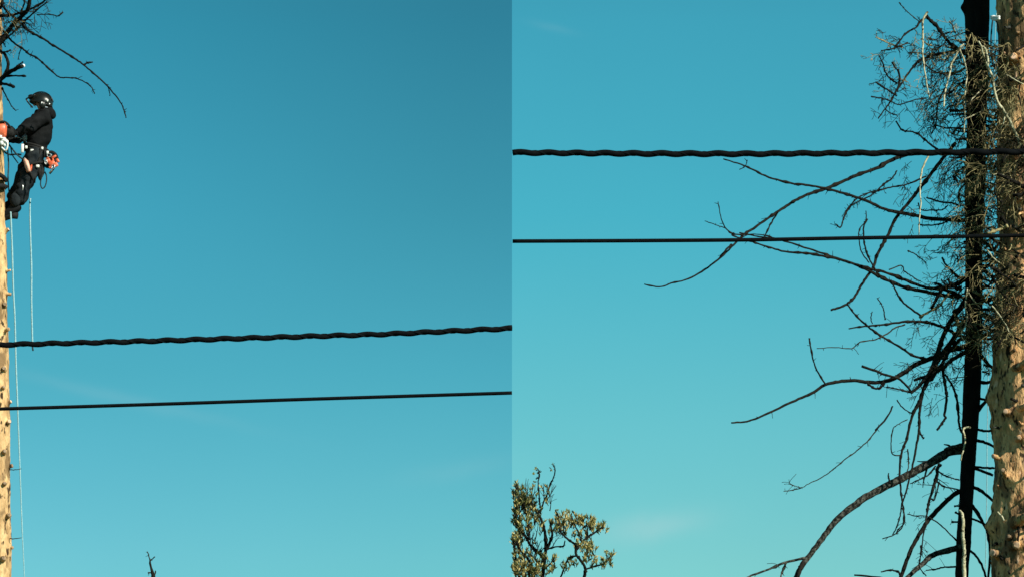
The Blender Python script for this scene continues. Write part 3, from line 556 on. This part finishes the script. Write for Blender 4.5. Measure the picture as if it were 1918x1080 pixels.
Lb([(4, 165), (10, 178), (18, 192), (22, 199), (30, 208)], YL - .25, YL - .4, 3, 1.4)
Lb([(-5, 82), (6, 80), (10, 88)], YL - .25, YL - .3, 4, 2)
Lb([(70, 28), (92, 27), (108, 30), (118, 23)], YL - .6, YL - .8, 2, 2.5, 'twig_dark', twigs=4, tl=.1)
Lb([(40, 20), (45, 8), (46, -6)], YL - .4, YL - .5, 3.5, 3)
Lb([(-12, 10), (0, 15), (5, 0), (8, -15)], YL - .4, YL - .5, 6, 5)
for i in range(14):
    spray(left_tree, rnd.uniform(-10, 45), rnd.uniform(-15, 75), YL - rnd.uniform(.2, .6), (rnd.uniform(-.2, 1), rnd.uniform(-1, 1), rnd.uniform(-.5, .5)), rnd.uniform(.2, .45), .006, rnd.choice(['twig', 'twig_dark']), 2, 4)
for py in (878, 1007): Lb([(16, py), (25, py + 1), (40, py - 1)], YL - .05, YL - .1, 2, 1.2, 'twig_dark', knob=False)
for py, a in ((262, -1), (330, 1), (345, 1)): Lb([(2, py), (7, py + 4 * a), (11, py + 10)], YL - .2, YL - .2, 4, 3, 'branch', knob=False)

# ================================================================== the climber
YC = 36.75
C = lambda x, y, dy=0.0: P(x, y, YC + dy)
def skin(name, nodes, edges, material, parent, sub=2, root=0, folds=0.0):
    me = bpy.data.meshes.new(name); me.from_pydata([n[0] for n in nodes], edges, []); o = bpy.data.objects.new(name, me); COL.objects.link(o)
    sm = o.modifiers.new('Skin', 'SKIN')
    for i, n in enumerate(nodes):
        r = n[1]; me.skin_vertices[0].data[i].radius = (r if isinstance(r, tuple) else (r, r))
        me.skin_vertices[0].data[i].use_root = (i == root)
    ss = o.modifiers.new('Subsurf', 'SUBSURF'); ss.levels = sub; ss.render_levels = sub
    dg = bpy.context.evaluated_depsgraph_get(); m2 = bpy.data.meshes.new_from_object(o.evaluated_get(dg)); bpy.data.objects.remove(o)
    m2.name = name; m2.materials.clear(); m2.materials.append(material)
    for p in m2.polygons: p.use_smooth = True
    if folds:
        nn = [v.normal.copy() for v in m2.vertices]
        for v, n_v in zip(m2.vertices, nn):
            q = v.co * 7; f = noise.noise(Vector((q.x * 1.0, q.y * .8, q.z * 2.2))) + .6 * noise.noise(Vector((q.x * 2.6 + q.z, q.y * 2, q.z * 3.6 - q.x * 2)))
            v.co = v.co + n_v * f * folds
    o = bpy.data.objects.new(name, m2); COL.objects.link(o); o.parent = parent; o.matrix_parent_inverse = parent.matrix_basis.inverted(); return o
person = thing('person', C(12, 410), 'climber in black hoodie and helmet leaning back from the left trunk', 'person')
J = dict(pel=C(66, 286), waist=C(71, 264), chest=C(79, 237), up=C(82, 220), neck=C(82, 207), head=C(77, 194), crown=C(78, 184),
         shN=C(80, 219, -.17), elN=C(48, 240, -.32), wrN=C(30, 248, -.36), haN=C(22, 250, -.36), shF=C(78, 219, .17), elF=C(55, 250, .12), wrF=C(32, 262, -.15), haF=C(22, 262, -.2),
         hipN=C(68, 296, -.10), knN=C(45, 346, -.13), anN=C(28, 389, -.10), toN=C(3, 405, -.10), hipF=C(60, 294, .10), knF=C(38, 346, .10), anF=C(17, 386, .06), toF=C(-2, 394, .04))
bn = ['pel', 'waist', 'chest', 'up', 'neck', 'head', 'crown', 'shN', 'elN', 'wrN', 'shF', 'elF', 'wrF', 'hipN', 'knN', 'anN', 'hipF', 'knF', 'anF']
br = dict(pel=.09, waist=.085, chest=.13, up=.10, neck=.05, head=.085, crown=.08, shN=.055, elN=.042, wrN=.03, shF=.055, elF=.042, wrF=.03, hipN=.085, knN=.055, anN=.038, hipF=.085, knF=.055, anF=.038)
ix = {k: i for i, k in enumerate(bn)}
be = [('pel', 'waist'), ('waist', 'chest'), ('chest', 'up'), ('up', 'neck'), ('neck', 'head'), ('head', 'crown'), ('up', 'shN'), ('shN', 'elN'), ('elN', 'wrN'), ('up', 'shF'), ('shF', 'elF'), ('elF', 'wrF'),
      ('pel', 'hipN'), ('hipN', 'knN'), ('knN', 'anN'), ('pel', 'hipF'), ('hipF', 'knF'), ('knF', 'anF')]
body = skin('body', [(J[k], br[k]) for k in bn], [(ix[a], ix[b]) for a, b in be], M['skin'], person)
# face: nose, eyes, ears, mouth on the head (it looks left, at the trunk)
fm = MB(); fm.tube([C(66, 194, -.0), C(63.5, 197, 0), C(66, 198, 0)], [.012, .016, .012], 6); fm.build('nose', M['skin'], person)
for s in (-1, 1):
    e = MB(); e.ball(C(66.5, 192, .035 * s), (.012, .012, .009)); e.build('eye', M['dark_eye'], person)
mo = MB(); mo.tube([C(66.5, 201, -.025), C(65.5, 201, 0), C(66.5, 201, .025)], [.004, .006, .004], 6); mo.build('mouth', M['dark_eye'], person)
# hoodie: torso, hood, both sleeves
jn = [(C(66, 284), (.165, .16)), (C(72, 262), (.168, .16)), (C(78, 240), (.190, .18)), (C(82, 222), (.160, .155)), (C(82, 208), .085),
      (J['shN'], .105), (C(62, 230, -.25), .098), (J['elN'], .088), (C(29, 248, -.36), .05), (J['shF'], .085), (J['elF'], .068), (C(30, 262, -.15), .05)]
je = [(0, 1), (1, 2), (2, 3), (3, 4), (3, 5), (5, 6), (6, 7), (7, 8), (3, 9), (9, 10), (10, 11)]
skin('hoodie', jn, je, M['black'], person, 3, folds=.022)
skin('hood', [(C(86, 206, 0), (.09, .08)), (C(95, 211, -.02), (.09, .075)), (C(100, 223, -.04), (.065, .055))], [(0, 1), (1, 2)], M['black'], person)
cf = MB(); cf.tube([C(47, 254, .05), C(40, 258, -.04), C(32, 262, -.13)], [.06, .052, .045], 10, jit=.06); cf.tube([C(50, 256, -.06), C(42, 262, -.08)], [.045, .05], 8, jit=.08)
cf.build('sleeve_cuff', M['greycloth'], person)
# trousers
tn = [(C(69, 269), (.15, .145)), (C(66, 288), (.155, .155)), (J['hipN'], .13), (C(58, 322, -.12), .122), (J['knN'], .102), (C(40, 368, -.12), .108), (C(31, 384, -.10), .088),
      (J['hipF'], .125), (C(48, 320, .11), .118), (J['knF'], .10), (C(27, 366, .08), .09), (C(19, 381, .06), .075)]
te = [(0, 1), (1, 2), (2, 3), (3, 4), (4, 5), (5, 6), (1, 7), (7, 8), (8, 9), (9, 10), (10, 11)]
skin('trousers', tn, te, M['trouser'], person, 3, root=1, folds=.020)
for (a, t, dy) in ((J['anN'], J['toN'], -.10), (J['anF'], J['toF'], .05)):
    d = (t - a).normalized()
    bt = skin('boot', [(a + Vector((.04, 0, .07)), .072), (a, .075), (a + Vector((.02, 0, -.06)), .068), (a + d * .09 + Vector((0, 0, -.03)), .066), (t, .05)], [(0, 1), (1, 2), (1, 3), (3, 4)], M['black'], person, root=1)
    so_ = MB(); so_.tube([a + Vector((.04, 0, -.11)), a + Vector((-.04, 0, -.10)), t + Vector((-.02, 0, -.045))], [.045, .05, .04], 8); s2 = so_.build('sole', M['strap'], person)
kp = MB()
kp.ball(C(29, 374, -.17), (.075, .06, .095)); kp.build('knee_pad', M['trouser'], person)
kp = MB(); kp.tube([C(42, 340, -.20), C(43, 350, -.215), C(42, 358, -.21)], [.008, .012, .008], 6); kp.build('reflective_piping', M['steel'], person)
# helmet
hx = Vector((-.97, 0, .25)).normalized(); hz = Vector((.25, 0, .97)).normalized(); hy = Vector((0, 1, 0))
hm = MB(); hc = C(78, 192); hm.ball(hc, (.150, .122, .128), (hx, hy, hz), 24, 12, zmin=-.25)
hm.tube([hc + hx * (.152 * math.cos(a)) + hy * (.124 * math.sin(a)) - hz * .03 for a in [2 * math.pi * i / 24 for i in range(25)]], [.010] * 25, 6)
for dy in (-.035, .035): hm.tube([hc + hx * (.148 * math.cos(a)) + hy * dy + hz * (.132 * math.sin(a)) for a in [R(20 + 14 * i) for i in range(11)]], [.008] * 11, 6)
hel = hm.build('helmet', M['helmet'], person)
inv = person.matrix_basis.inverted() 
def sub(o, par): o.parent = par; o.matrix_parent_inverse = inv if False else (person.matrix_basis @ par.matrix_parent_inverse).inverted(); return o
def subpart(mb, name, m_, par): o = mb.build(name, m_); return sub(o, par)
vz = MB(); q0, q1, q2, q3 = C(66, 176, -.11), C(49, 186, -.10), C(60, 201, -.10), C(64, 192, -.11)
def visor_frame(pts, r): vz.tube(smooth_line(pts, 4), [r] * (len(smooth_line(pts, 4))), 6)
for dy in (-.11, .11): visor_frame([C(66, 178, dy), C(57, 182, dy), C(49.5, 186, dy * .8), C(54, 194, dy * .8), C(61, 201, dy)], .010)
visor_frame([C(49.5, 186, -.09), C(48.5, 186.2, 0), C(49.5, 186, .09)], .010); visor_frame([C(61, 201, -.11), C(58, 201, 0), C(61, 201, .11)], .010)
for i in range(9): visor_frame([C(lerp(51, 59, i / 8), lerp(187.5, 200, i / 8), -.09), C(lerp(50, 57, i / 8), lerp(187.5, 200, i / 8), 0), C(lerp(51, 59, i / 8), lerp(187.5, 200, i / 8), .09)], .0035)
subpart(vz, 'visor', M['helmet'], hel)
pk = MB(); pk.ball(C(62, 184, 0), (.07, .11, .04), (hx, hy, hz)); subpart(pk, 'visor_peak', M['helmet'], hel)
for s in (-1, 1):
    em = MB(); em.ball(C(79, 196, .125 * s), (.048, .034, .06)); ear = subpart(em, 'ear_muff', M['helmet'], hel)
gl = MB(); gl.ball(C(88.5, 188.3, -.108), (.014, .008, .02)); subpart(gl, 'white_spot', M['white'], hel)  # small white spot on the near side of the shell
gl = MB(); gl.ball(C(78, 193, -.155), (.010, .006, .018)); gl.ball(C(92.5, 195, -.085), (.010, .006, .015)); subpart(gl, 'clip_or_glint', M['steel'], hel)  # the ball on the ear muff stands for a glint of light
nb = MB(); nb.tube([C(77, 202, -.10), C(83, 200.5, -.105), C(89, 201.5, -.08)], [.007, .010, .007], 6); nb.build('collar', M['greycloth'], person)
# gloves with five fingers, closed on the saw handles
def glove(c, fwd, side, up_):
    m = MB(); fwd, side, up_ = [Vector(v).normalized() for v in (fwd, side, up_)]
    m.ball(c, (.052, .045, .022), (fwd, side, up_), 12, 8)
    m.tube([c - fwd * .09, c - fwd * .05, c - fwd * .02], [.040, .036, .034], 10)
    for i, ln in enumerate((.034, .040, .037, .029)):
        b = c + fwd * .042 + side * (.030 - .020 * i); k1 = b + fwd * ln * .9 - up_ * .008; k2 = k1 + fwd * ln * .35 - up_ * ln * .8; k3 = k2 - fwd * ln * .5 - up_ * ln * .45
        m.tube([b - fwd * .012, b, k1, k2, k3], [.011, .0115, .0105, .0095, .008], 8)
    t0 = c - fwd * .01 + side * .038; t1 = t0 + side * .022 + fwd * .028 - up_ * .012; m.tube([t0, t1, t1 + fwd * .028 - up_ * .02 - side * .01], [.014, .0125, .010], 8)
    return m.build('glove', M['black'], person)
glove(C(21, 250, -.38), (-1, -.1, -.1), (0, -.2, 1), (-.1, -1, -.2)); glove(C(24, 263, -.2), (-1, -.1, .1), (0, .2, 1), (0, 1, -.2))
# harness: belt, leg loops, buckles
har = MB(); 
def ring(mb, c, r1, r2, ax1, ax2, rt, n=28, flat=1.0):
    mb.tube([c + ax1 * (r1 * math.cos(2 * math.pi * i / n)) + ax2 * (r2 * math.sin(2 * math.pi * i / n)) for i in range(n + 1)], [rt] * (n + 1), 8, cap=False)
tilt = Vector((.95, 0, -.25)).normalized()
for k in range(3): ring(har, C(67 + .3 * k, 277 + 4 * k), .165, .155, tilt, hy, .018)
hb = har.build('harness', M['strap'], person)
for (cx, cy, dy) in ((62, 312, -.11), (53, 310, .11)):
    lp = MB(); ring(lp, C(cx, cy, dy), .13, .125, Vector((.93, 0, .35)).normalized(), hy, .018); lp.build('leg_loop', M['strap'], person)
st = MB(); st.tube([C(76, 278, -.165), C(75, 292, -.17), C(70, 308, -.20)], [.014] * 3, 6); st.tube([C(84, 280, -.14), C(83, 295, -.15)], [.012] * 2, 6); st.build('strap', M['strap'], person)
for (x, y, dy, a, b) in ((42, 278, -.17, .018, .058), (49, 276, -.17, .016, .02), (60, 282, -.185, .022, .016), (79, 278, -.17, .014, .018), (89, 286, -.12, .015, .022), (70.5, 311.5, -.21, .022, .018), (58, 311, -.21, .012, .016), (46, 301, -.2, .012, .012)):
    bk = MB(); bk.box(C(x, y, dy), (a, .01, b), bev=.4); bk.build('buckle', M['white'], person)

# ------------------------------------------------------------------ gear the climber carries (things of their own)
cs = thing('chainsaw', C(2, 250, -0.46), 'orange chainsaw with black handle held against the left trunk', 'chainsaw')
def cpart(mb, name, m_): return mb.build(name, M[m_], cs)
m = MB(); m.box(C(-2, 244, -0.48), (.11, .09, .085), bev=.35); m.box(C(1, 233, -0.48), (.06, .07, .03), bev=.35); m.ball(C(8, 250, -0.50), (.035, .06, .055)); cpart(m, 'body', 'orange')
m = MB(); m.box(C(-5, 259, -.48), (.07, .08, .022), bev=.35); m.ball(C(7, 261, -.50), (.035, .05, .025)); cpart(m, 'engine_cover', 'white')
m = MB(); m.tube(smooth_line([C(-10, 232, -0.58), C(8, 228, -0.57), C(20, 240, -0.51), C(22, 254, -0.46), C(10, 264, -0.46)], 5), [.014] * 21, 8); cpart(m, 'front_handle', 'strap')
m = MB(); m.box(C(17, 247, -0.46), (.075, .06, .075), bev=.6); m.tube([C(12, 240, -0.46), C(26, 246, -0.42), C(27, 257, -0.42), C(14, 262, -0.46)], [.02] * 4, 8); cpart(m, 'rear_handle', 'strap')
m = MB(); m.box(C(-50, 240, -0.50), (.22, .005, .035), bev=.2); cpart(m, 'guide_bar', 'steel')
m = MB(); ring(m, C(-50, 240, -0.50), .225, .040, Vector((1, 0, 0)), Vector((0, 0, 1)), .006); cpart(m, 'chain', 'strap')

hs = thing('hand_saw', C(51, 305, -.22), 'salmon-coloured saw handle hanging on the hip of the climber', 'hand saw')
m = MB(); m.tube([C(46, 300, -.24), C(49, 303, -.25), C(52, 314, -.25), C(54, 322, -.25)], [.022, .030, .033, .028], 10); m.build('handle', M['pink'], hs)
m = MB(); m.tube([C(54, 320, -.235), C(58, 326, -.23), C(62, 338, -.22)], [.02, .018, .012], 8); m.build('scabbard', M['strap'], hs)
m = MB(); m.tube([C(44, 299, -.23), C(46, 297, -.235), C(49, 300, -.24)], [.010, .012, .010], 8); m.build('clip_or_glint', M['steel'], hs)
m = MB(); m.tube([C(57, 312, -.24), C(59, 309, -.24), C(58, 320, -.24)], [.012] * 3, 8); m.build('trim', M['orange'], hs)

kr = MB()
for (x, y, dx, dz) in ((92, 291, 4, 3), (100, 312, 3, 4), (86, 303, 2, 5)):
    kr.tube([C(x + dx * math.cos(t * math.pi / 6), y + dz * math.sin(t * math.pi / 6), -.2) for t in range(13)], [.0045] * 13, 6, cap=False)
kr.build('carabiner', M['steel'], person)
tb = thing('tool_pouch', C(96, 303, -.1), 'orange and black tool pouch clipped behind the hips of the climber', 'pouch')
m = MB(); m.ball(C(96, 301, -.1), (.07, .06, .085)); m.box(C(90, 308, -.1), (.05, .05, .05), bev=.5); m.tube(smooth_line([C(88, 289, -.1), C(96, 285, -.1), C(104, 290, -.1), C(107, 298, -.1)], 4), [.022] * 13, 8); m.build('pouch_bag', M['strap'], tb)
for (x, y, rx, rz) in ((97, 306, .042, .030), (90, 300, .026, .036), (104, 309, .030, .030), (101, 294, .034, .016), (108, 301, .018, .028), (94, 314, .018, .020), (99, 299, .012, .016)):
    m = MB(); m.box(C(x, y, -.17), (rx, .012, rz), (Vector((.85, 0, .5)).normalized(), hy, Vector((-.5, 0, .85)).normalized()), bev=.6); m.build('panel', M['orange' if x != 91 else 'pink'], tb)
m = MB(); m.tube([C(103, 312, -.14), C(97, 319, -.14), C(92, 325, -.14)], [.008, .010, .009], 6); m.build('steel_edge', M['steel'], tb)
m = MB(); m.tube([C(102, 314, -.12), C(97, 321, -.12), C(93, 326, -.12)], [.013, .014, .011], 6); m.build('sheath', M['strap'], tb)
m = MB(); m.tube([C(72, 300, -.12), C(73, 318, -.13), C(75, 336, -.13)], [.035, .045, .018], 8); m.tube([C(80, 300, -.1), C(79, 325, -.1), C(75, 338, -.12)], [.03, .03, .012], 8); m.tube([C(67, 325, -.16), C(65, 343, -.16)], [.014, .010], 6)
tag(m.build('gear_pouch', M['strap']), 'long black pouch hanging under the hips of the climber', 'pouch')
rope('cord_loop', [(84, 322), (87, 330), (87, 340), (84, 350), (79, 353), (76, 346), (77, 336), (81, 326)], YC - .12, 2.4, 'cord', 'thin dark cord loop dangling behind the thigh of the climber', 'cord')

# ropes of the left tree
rope('climbing_rope', [(20, 397), (21, 420), (23, 470), (25, 540), (28, 600), (30, 680), (33, 760), (36, 840), (39, 920), (42, 1000), (45, 1062), (47, 1110)], YC - .15, [3.0, 3.0, 3.0, 2.9, 2.8, 2.7, 2.5, 2.2, 2.0, 1.7, 1.5, 1.4], 'rope', 'long pale rope dropping from the boots of the climber to below the picture', 'rope', 'ropes hanging in the trees')
rope('climbing_rope', [(57, 372), (56, 390), (57, 440), (59, 500), (59, 560), (60, 610), (61, 645)], YC + .05, 3.0, 'rope', 'short pale rope ending just under the twisted cable on the left', 'rope', 'ropes hanging in the trees')
rope('rope_end', [(61, 644), (61, 650), (62, 656)], YC + .05, 3.2, 'cord', 'dark end tip of the short pale rope under the cable', 'rope end')
rope('lanyard', [(14, 274), (15, 290), (16, 310), (15, 335), (17, 360)], YC - .05, 2.6, 'cord', 'dark cord hanging straight between tan trunk and knees of the climber', 'lanyard', 'lanyards')
rope('lanyard', [(40, 290), (30, 289), (20, 290), (10, 286), (2, 276)], YC - .1, 3.4, 'cord', 'dark lanyard running level from the belt to the left trunk', 'lanyard', 'lanyards')
rope('lanyard', [(42, 298), (32, 290), (22, 278), (14, 268), (6, 262)], YC - .14, 3, 'cord', 'dark lanyard rising steeply from the belt to the chainsaw', 'lanyard', 'lanyards')
rope('lanyard', [(34, 306), (28, 298), (23, 290), (20, 276)], YC - .1, 2.2, 'cord', 'thin slack cord sagging below the two belt lanyards', 'lanyard', 'lanyards')
m = MB()
for (x, y, r) in ((6, 263, .03), (12, 266, .028), (9, 272, .022), (3, 268, .03)): m.ball(C(x, y, -.52), (r, r * .8, r * 1.1))
m.tube(smooth_line([C(4, 262, -.53), C(14, 268, -.54), C(11, 282, -.52), C(3, 276, -.51)], 5), [.012] * 16, 8)
tag(m.build('rope_bundle', M['white']), 'pale green-white coil of rope under the chainsaw', 'rope coil')
m = MB()
for k in range(2): m.tube(smooth_line([P(-40, 316 + 24 * k, YL - .4), P(-14, 322 + 26 * k, YL - .38), P(4, 330 + 18 * k, YL - .24), P(11, 338 + 12 * k, YL - .05)], 5), [.03, ] * 16, 8)
tag(m.build('flip_line', M['strap']), 'black flip line wrapped round the left trunk beside the knees', 'strap')

# ================================================================== cables
YW = 20.0
def cable(name, line, wpx, label, twisted, group):
    W = [P(x, y, YW) for x, y in line]
    if twisted:
        root = thing(name, W[0], label, 'cable', group)
        for ph, rr_, amp, mt, nm in ((0, wpx * .46, 1.35, 'cable', 'insulated_strand'), (math.pi, wpx * .2, 2.6, 'cable', 'messenger_strand')):
            pts = []
            for a, b in zip(W, W[1:]):
                k = max(2, int((b - a).length / .02)); pts += [a.lerp(b, i / k) for i in range(k)]
            pts.append(W[-1]); s = 0; out = []
            for i, p in enumerate(pts):
                if i: s += (p - pts[i - 1]).length
                th = 2 * math.pi * s * ppm(YW) / 53.0 + ph; am = amp / ppm(YW)
                out.append(p + Vector((0, math.cos(th) * am, math.sin(th) * am)))
            m = MB(); m.tube(out, [rr_ / ppm(YW)] * len(out), 10); m.build(nm, M[mt], root)
    else:
        m = MB(); pts = smooth_line(W, 12); m.tube(pts, [wpx / 2 / ppm(YW)] * len(pts), 12); tag(m.build(name, M['cable']), label, 'cable', group)
cable('twisted_cable', [(-400, 659), (0, 645), (240, 639), (480, 632), (720, 625), (959, 614)], 11, 'twisted black cable crossing the left half in front of the climber tree', True, 'overhead cables')
cable('overhead_cable', [(-400, 776), (0, 765), (300, 756), (600, 746), (959, 735)], 6.6, 'thin straight black cable, lower one in the left half', False, 'overhead cables')
cable('twisted_cable', [(960, 286), (1200, 288), (1400, 288.5), (1600, 287), (1800, 285), (1918, 284), (2400, 278)], 12.5, 'twisted black cable crossing the right half before the bare branches', True, 'overhead cables')
cable('overhead_cable', [(960, 452), (1200, 451), (1400, 449.5), (1600, 446), (1800, 443), (1918, 441), (2400, 430)], 7.2, 'thin straight black cable, lower one in the right half', False, 'overhead cables')

# ================================================================== leafy tree, bottom of the right half
YB = 44.0
bush = thing('leafy_tree', (P(1020, 1080, YB).x, YB, 0), 'top of olive and yellow leafed tree at the bottom by the centre seam', 'tree')
pb = ppm(YB)
def leaf(mb, p, d, ln, w, mi):
    d = d.normalized(); s = d.cross(rvec()).normalized(); n = d.cross(s)
    mb.add([p, p + d * ln * .4 + s * w / 2 + n * w * .12, p + d * ln, p + d * ln * .4 - s * w / 2 + n * w * .12, p + d * ln * .45 - n * w * .1], [(0, 1, 4), (1, 2, 4), (2, 3, 4), (3, 0, 4)], mi)
tk = MB(); base = P(1018, 1120, YB); tk.tube([Vector((base.x + .1, YB, -.2)), Vector((base.x - .1, YB, 2.5)), Vector((base.x + .05, YB, 4.6)), base], [.22, .16, .12, .07], 12, jit=.08); tk.build('trunk', M['branch'], bush)
BB = [([(1016, 1110), (1017, 1070), (1021, 1040), (1022, 1010), (1018, 985), (1010, 965), (1000, 950), (993, 930)], 8, 3),
      ([(1020, 1045), (1010, 1035), (995, 1022), (985, 1005), (972, 985), (966, 960), (970, 930), (968, 905)], 6, 2.5),
      ([(1022, 1030), (1030, 1015), (1034, 1000), (1032, 985), (1030, 975)], 6, 3),
      ([(1005, 960), (1012, 955), (1018, 940), (1025, 925), (1030, 908), (1036, 895), (1040, 880), (1036, 870)], 3.5, 2),
      ([(1012, 950), (1010, 930), (1008, 905), (1010, 885), (1006, 876)], 3, 1.8),
      ([(1025, 1028), (1040, 1023), (1055, 1022), (1058, 1012)], 3.2, 2.2),
      ([(1085, 1110), (1095, 1075), (1096, 1062), (1085, 1045), (1078, 1035), (1078, 1020), (1065, 1010), (1052, 998)], 6, 3.5),
      ([(1078, 1030), (1090, 1015), (1100, 1005), (1112, 998), (1122, 990), (1132, 985)], 4, 3),
      ([(1080, 1040), (1065, 1045), (1058, 1060), (1050, 1080)], 4, 3),
      ([(1096, 1066), (1112, 1060), (1130, 1055), (1142, 1045), (1150, 1035)], 3.5, 2.5),
      ([(1130, 1056), (1137, 1045), (1135, 1035)], 3, 2),
      ([(1005, 1095), (995, 1060), (985, 1040), (975, 1030), (968, 1015)], 6, 3),
      ([(978, 1100), (970, 1070), (965, 1040), (962, 1010)], 5, 3),
      ([(1052, 998), (1048, 985), (1046, 965), (1040, 955)], 3, 2),
      ([(1090, 1015), (1085, 1000), (1078, 985), (1072, 970)], 3, 2),
      ([(1100, 1005), (1100, 990), (1098, 975)], 3, 2),
      ([(1025, 1060), (1035, 1050), (1040, 1038)], 3, 2), ([(992, 1010), (990, 990), (985, 960), (985, 925)], 3.5, 2)]
def leafed(pl, w0, w1, dens, gold):
    t0 = traced(bush, pl, YB + rnd.uniform(-.3, .3), YB + rnd.uniform(-.4, .4), w0, w1, 'branch', name='branch')
    return t0
for pl, a, b in BB: leafed(pl, a, b, 1, .3)
for i in range(46):
    x0 = rnd.choice([rnd.uniform(962, 1003), rnd.uniform(962, 1035)]); y0 = rnd.uniform(930, 1085); m = MB(); q = P(x0, y0, YB + rnd.uniform(-.3, .3)); d = Vector((rnd.uniform(-.2, .5), rnd.uniform(-.3, .3), 1))
    if x0 < 975: d.x = abs(d.x)
    grow(m, q, d, rnd.uniform(.2, .38), .011, 1, -.15, .18, 3, spread=.6); m.build('branch', M['branch'], bush)
# leaf clusters: (centre px, py, half width, half height, shoots, share of yellow leaves coloured as sunlit)
CL = [(972, 930, 12, 28, 34, .15), (988, 935, 18, 28, 26, .15), (975, 965, 14, 35, 34, .25), (970, 1000, 10, 30, 26, .3), (998, 955, 16, 25, 16, .2), (1000, 995, 18, 25, 10, .25), (972, 1040, 12, 38, 40, .6), (988, 1068, 26, 14, 44, .75), (1000, 1050, 25, 22, 20, .3), (1015, 1070, 20, 14, 14, .3),
      (1026, 925, 7, 20, 5, .1), (1032, 985, 8, 14, 7, .1), (1055, 975, 15, 16, 26, .65), (1052, 992, 12, 12, 12, .4), (1075, 975, 14, 12, 16, .5), (1098, 978, 16, 12, 22, .65), (1115, 985, 13, 10, 12, .4), (1127, 988, 8, 8, 7, .15),
      (1090, 1002, 20, 9, 9, .5), (1100, 1022, 18, 12, 16, .6), (1085, 1025, 9, 9, 9, .6), (1075, 1050, 10, 10, 6, .3), (1095, 1048, 12, 12, 6, .3), (1120, 1058, 14, 6, 6, .4), (1140, 1048, 11, 12, 11, .3), (1034, 1058, 9, 15, 8, .3), (1060, 1065, 7, 10, 5, .3), (1108, 1040, 10, 8, 5, .3)]
for cx, cy, hw, hh, ns, gold in CL:
    m = MB()
    for i in range(ns):
        while True:
            u, v = rnd.uniform(-1, 1), rnd.uniform(-1, 1)
            if u * u + v * v < 1: break
        x = cx + u * hw; y = cy + v * hh
        if x < 962: x = 962 + rnd.uniform(0, 6)
        p = P(x, y + 6, YB + rnd.uniform(-.35, .35)); d = Vector((rnd.uniform(-.7, .7), rnd.uniform(-.6, .6), 1)).normalized()
        pts = [p, p + d * .06, p + d * .10 + rvec() * .01]; m.tube(pts, [.007, .006, .004], 4, 2)
        for k in range(rnd.randint(8, 13)):
            q = p + d * rnd.uniform(.01, .10); dd = (d * .9 + rvec() * .75 + Vector((0, 0, .25)))
            if q.x < base.x - (1020 - 964) / pb and dd.x < 0: dd.x = -dd.x
            leaf(m, q, dd, rnd.uniform(.045, .085), rnd.uniform(.018, .029), 1 if rnd.random() < gold + .12 else 0)
    o = m.build('foliage', [M['leaf'], M['leaf_sunlit'], M['branch']], bush, smooth=False); o['kind'] = 'stuff'
for x, y in ((998, 888), (1010, 884), (1004, 878), (1033, 877), (1036, 870), (1006, 896), (1003, 903), (1042, 955), (1062, 956)):
    m = MB(); p = P(x, y, YB)
    for k in range(4): leaf(m, p, rvec() + Vector((0, 0, .5)), .05, .03, 0)
    m.build('leaf', [M['leaf']], bush, smooth=False)

# ================================================================== twig top, bottom of the left half
YT = 48.0
tip = thing('bare_treetop', (P(285, 1080, YT).x, YT, 0), 'tiny dark bare treetop poking up at the bottom of the left half', 'tree')
pt = P(287, 1076, YT); m = MB(); m.tube([Vector((pt.x + .1, YT, -.2)), Vector((pt.x + .15, YT, 3)), P(288, 1110, YT), pt, P(283, 1062, YT), P(281, 1054, YT), P(281, 1047, YT)], [.16, .11, .06, .035, .018, .018, .010], 10, jit=.1); m.build('trunk', M['branch'], tip)
T_ = lambda *a, **k: traced(tip, *a, **k)
T_([(281, 1050), (279, 1040), (276, 1032)], YT, YT + .1, 2.4, 1.6, 'twig_dark', twigs=3, tl=.06)
T_([(282, 1049), (286, 1045), (290, 1042)], YT, YT - .1, 2.2, 1.6, 'twig_dark', twigs=2, tl=.05)
T_([(285, 1074), (281, 1071), (277, 1072)], YT, YT, 2.5, 1.5, 'twig_dark', twigs=2, tl=.05)
T_([(287, 1078), (291, 1072), (291, 1068)], YT, YT, 2.5, 2, 'twig_dark', twigs=2, tl=.05)
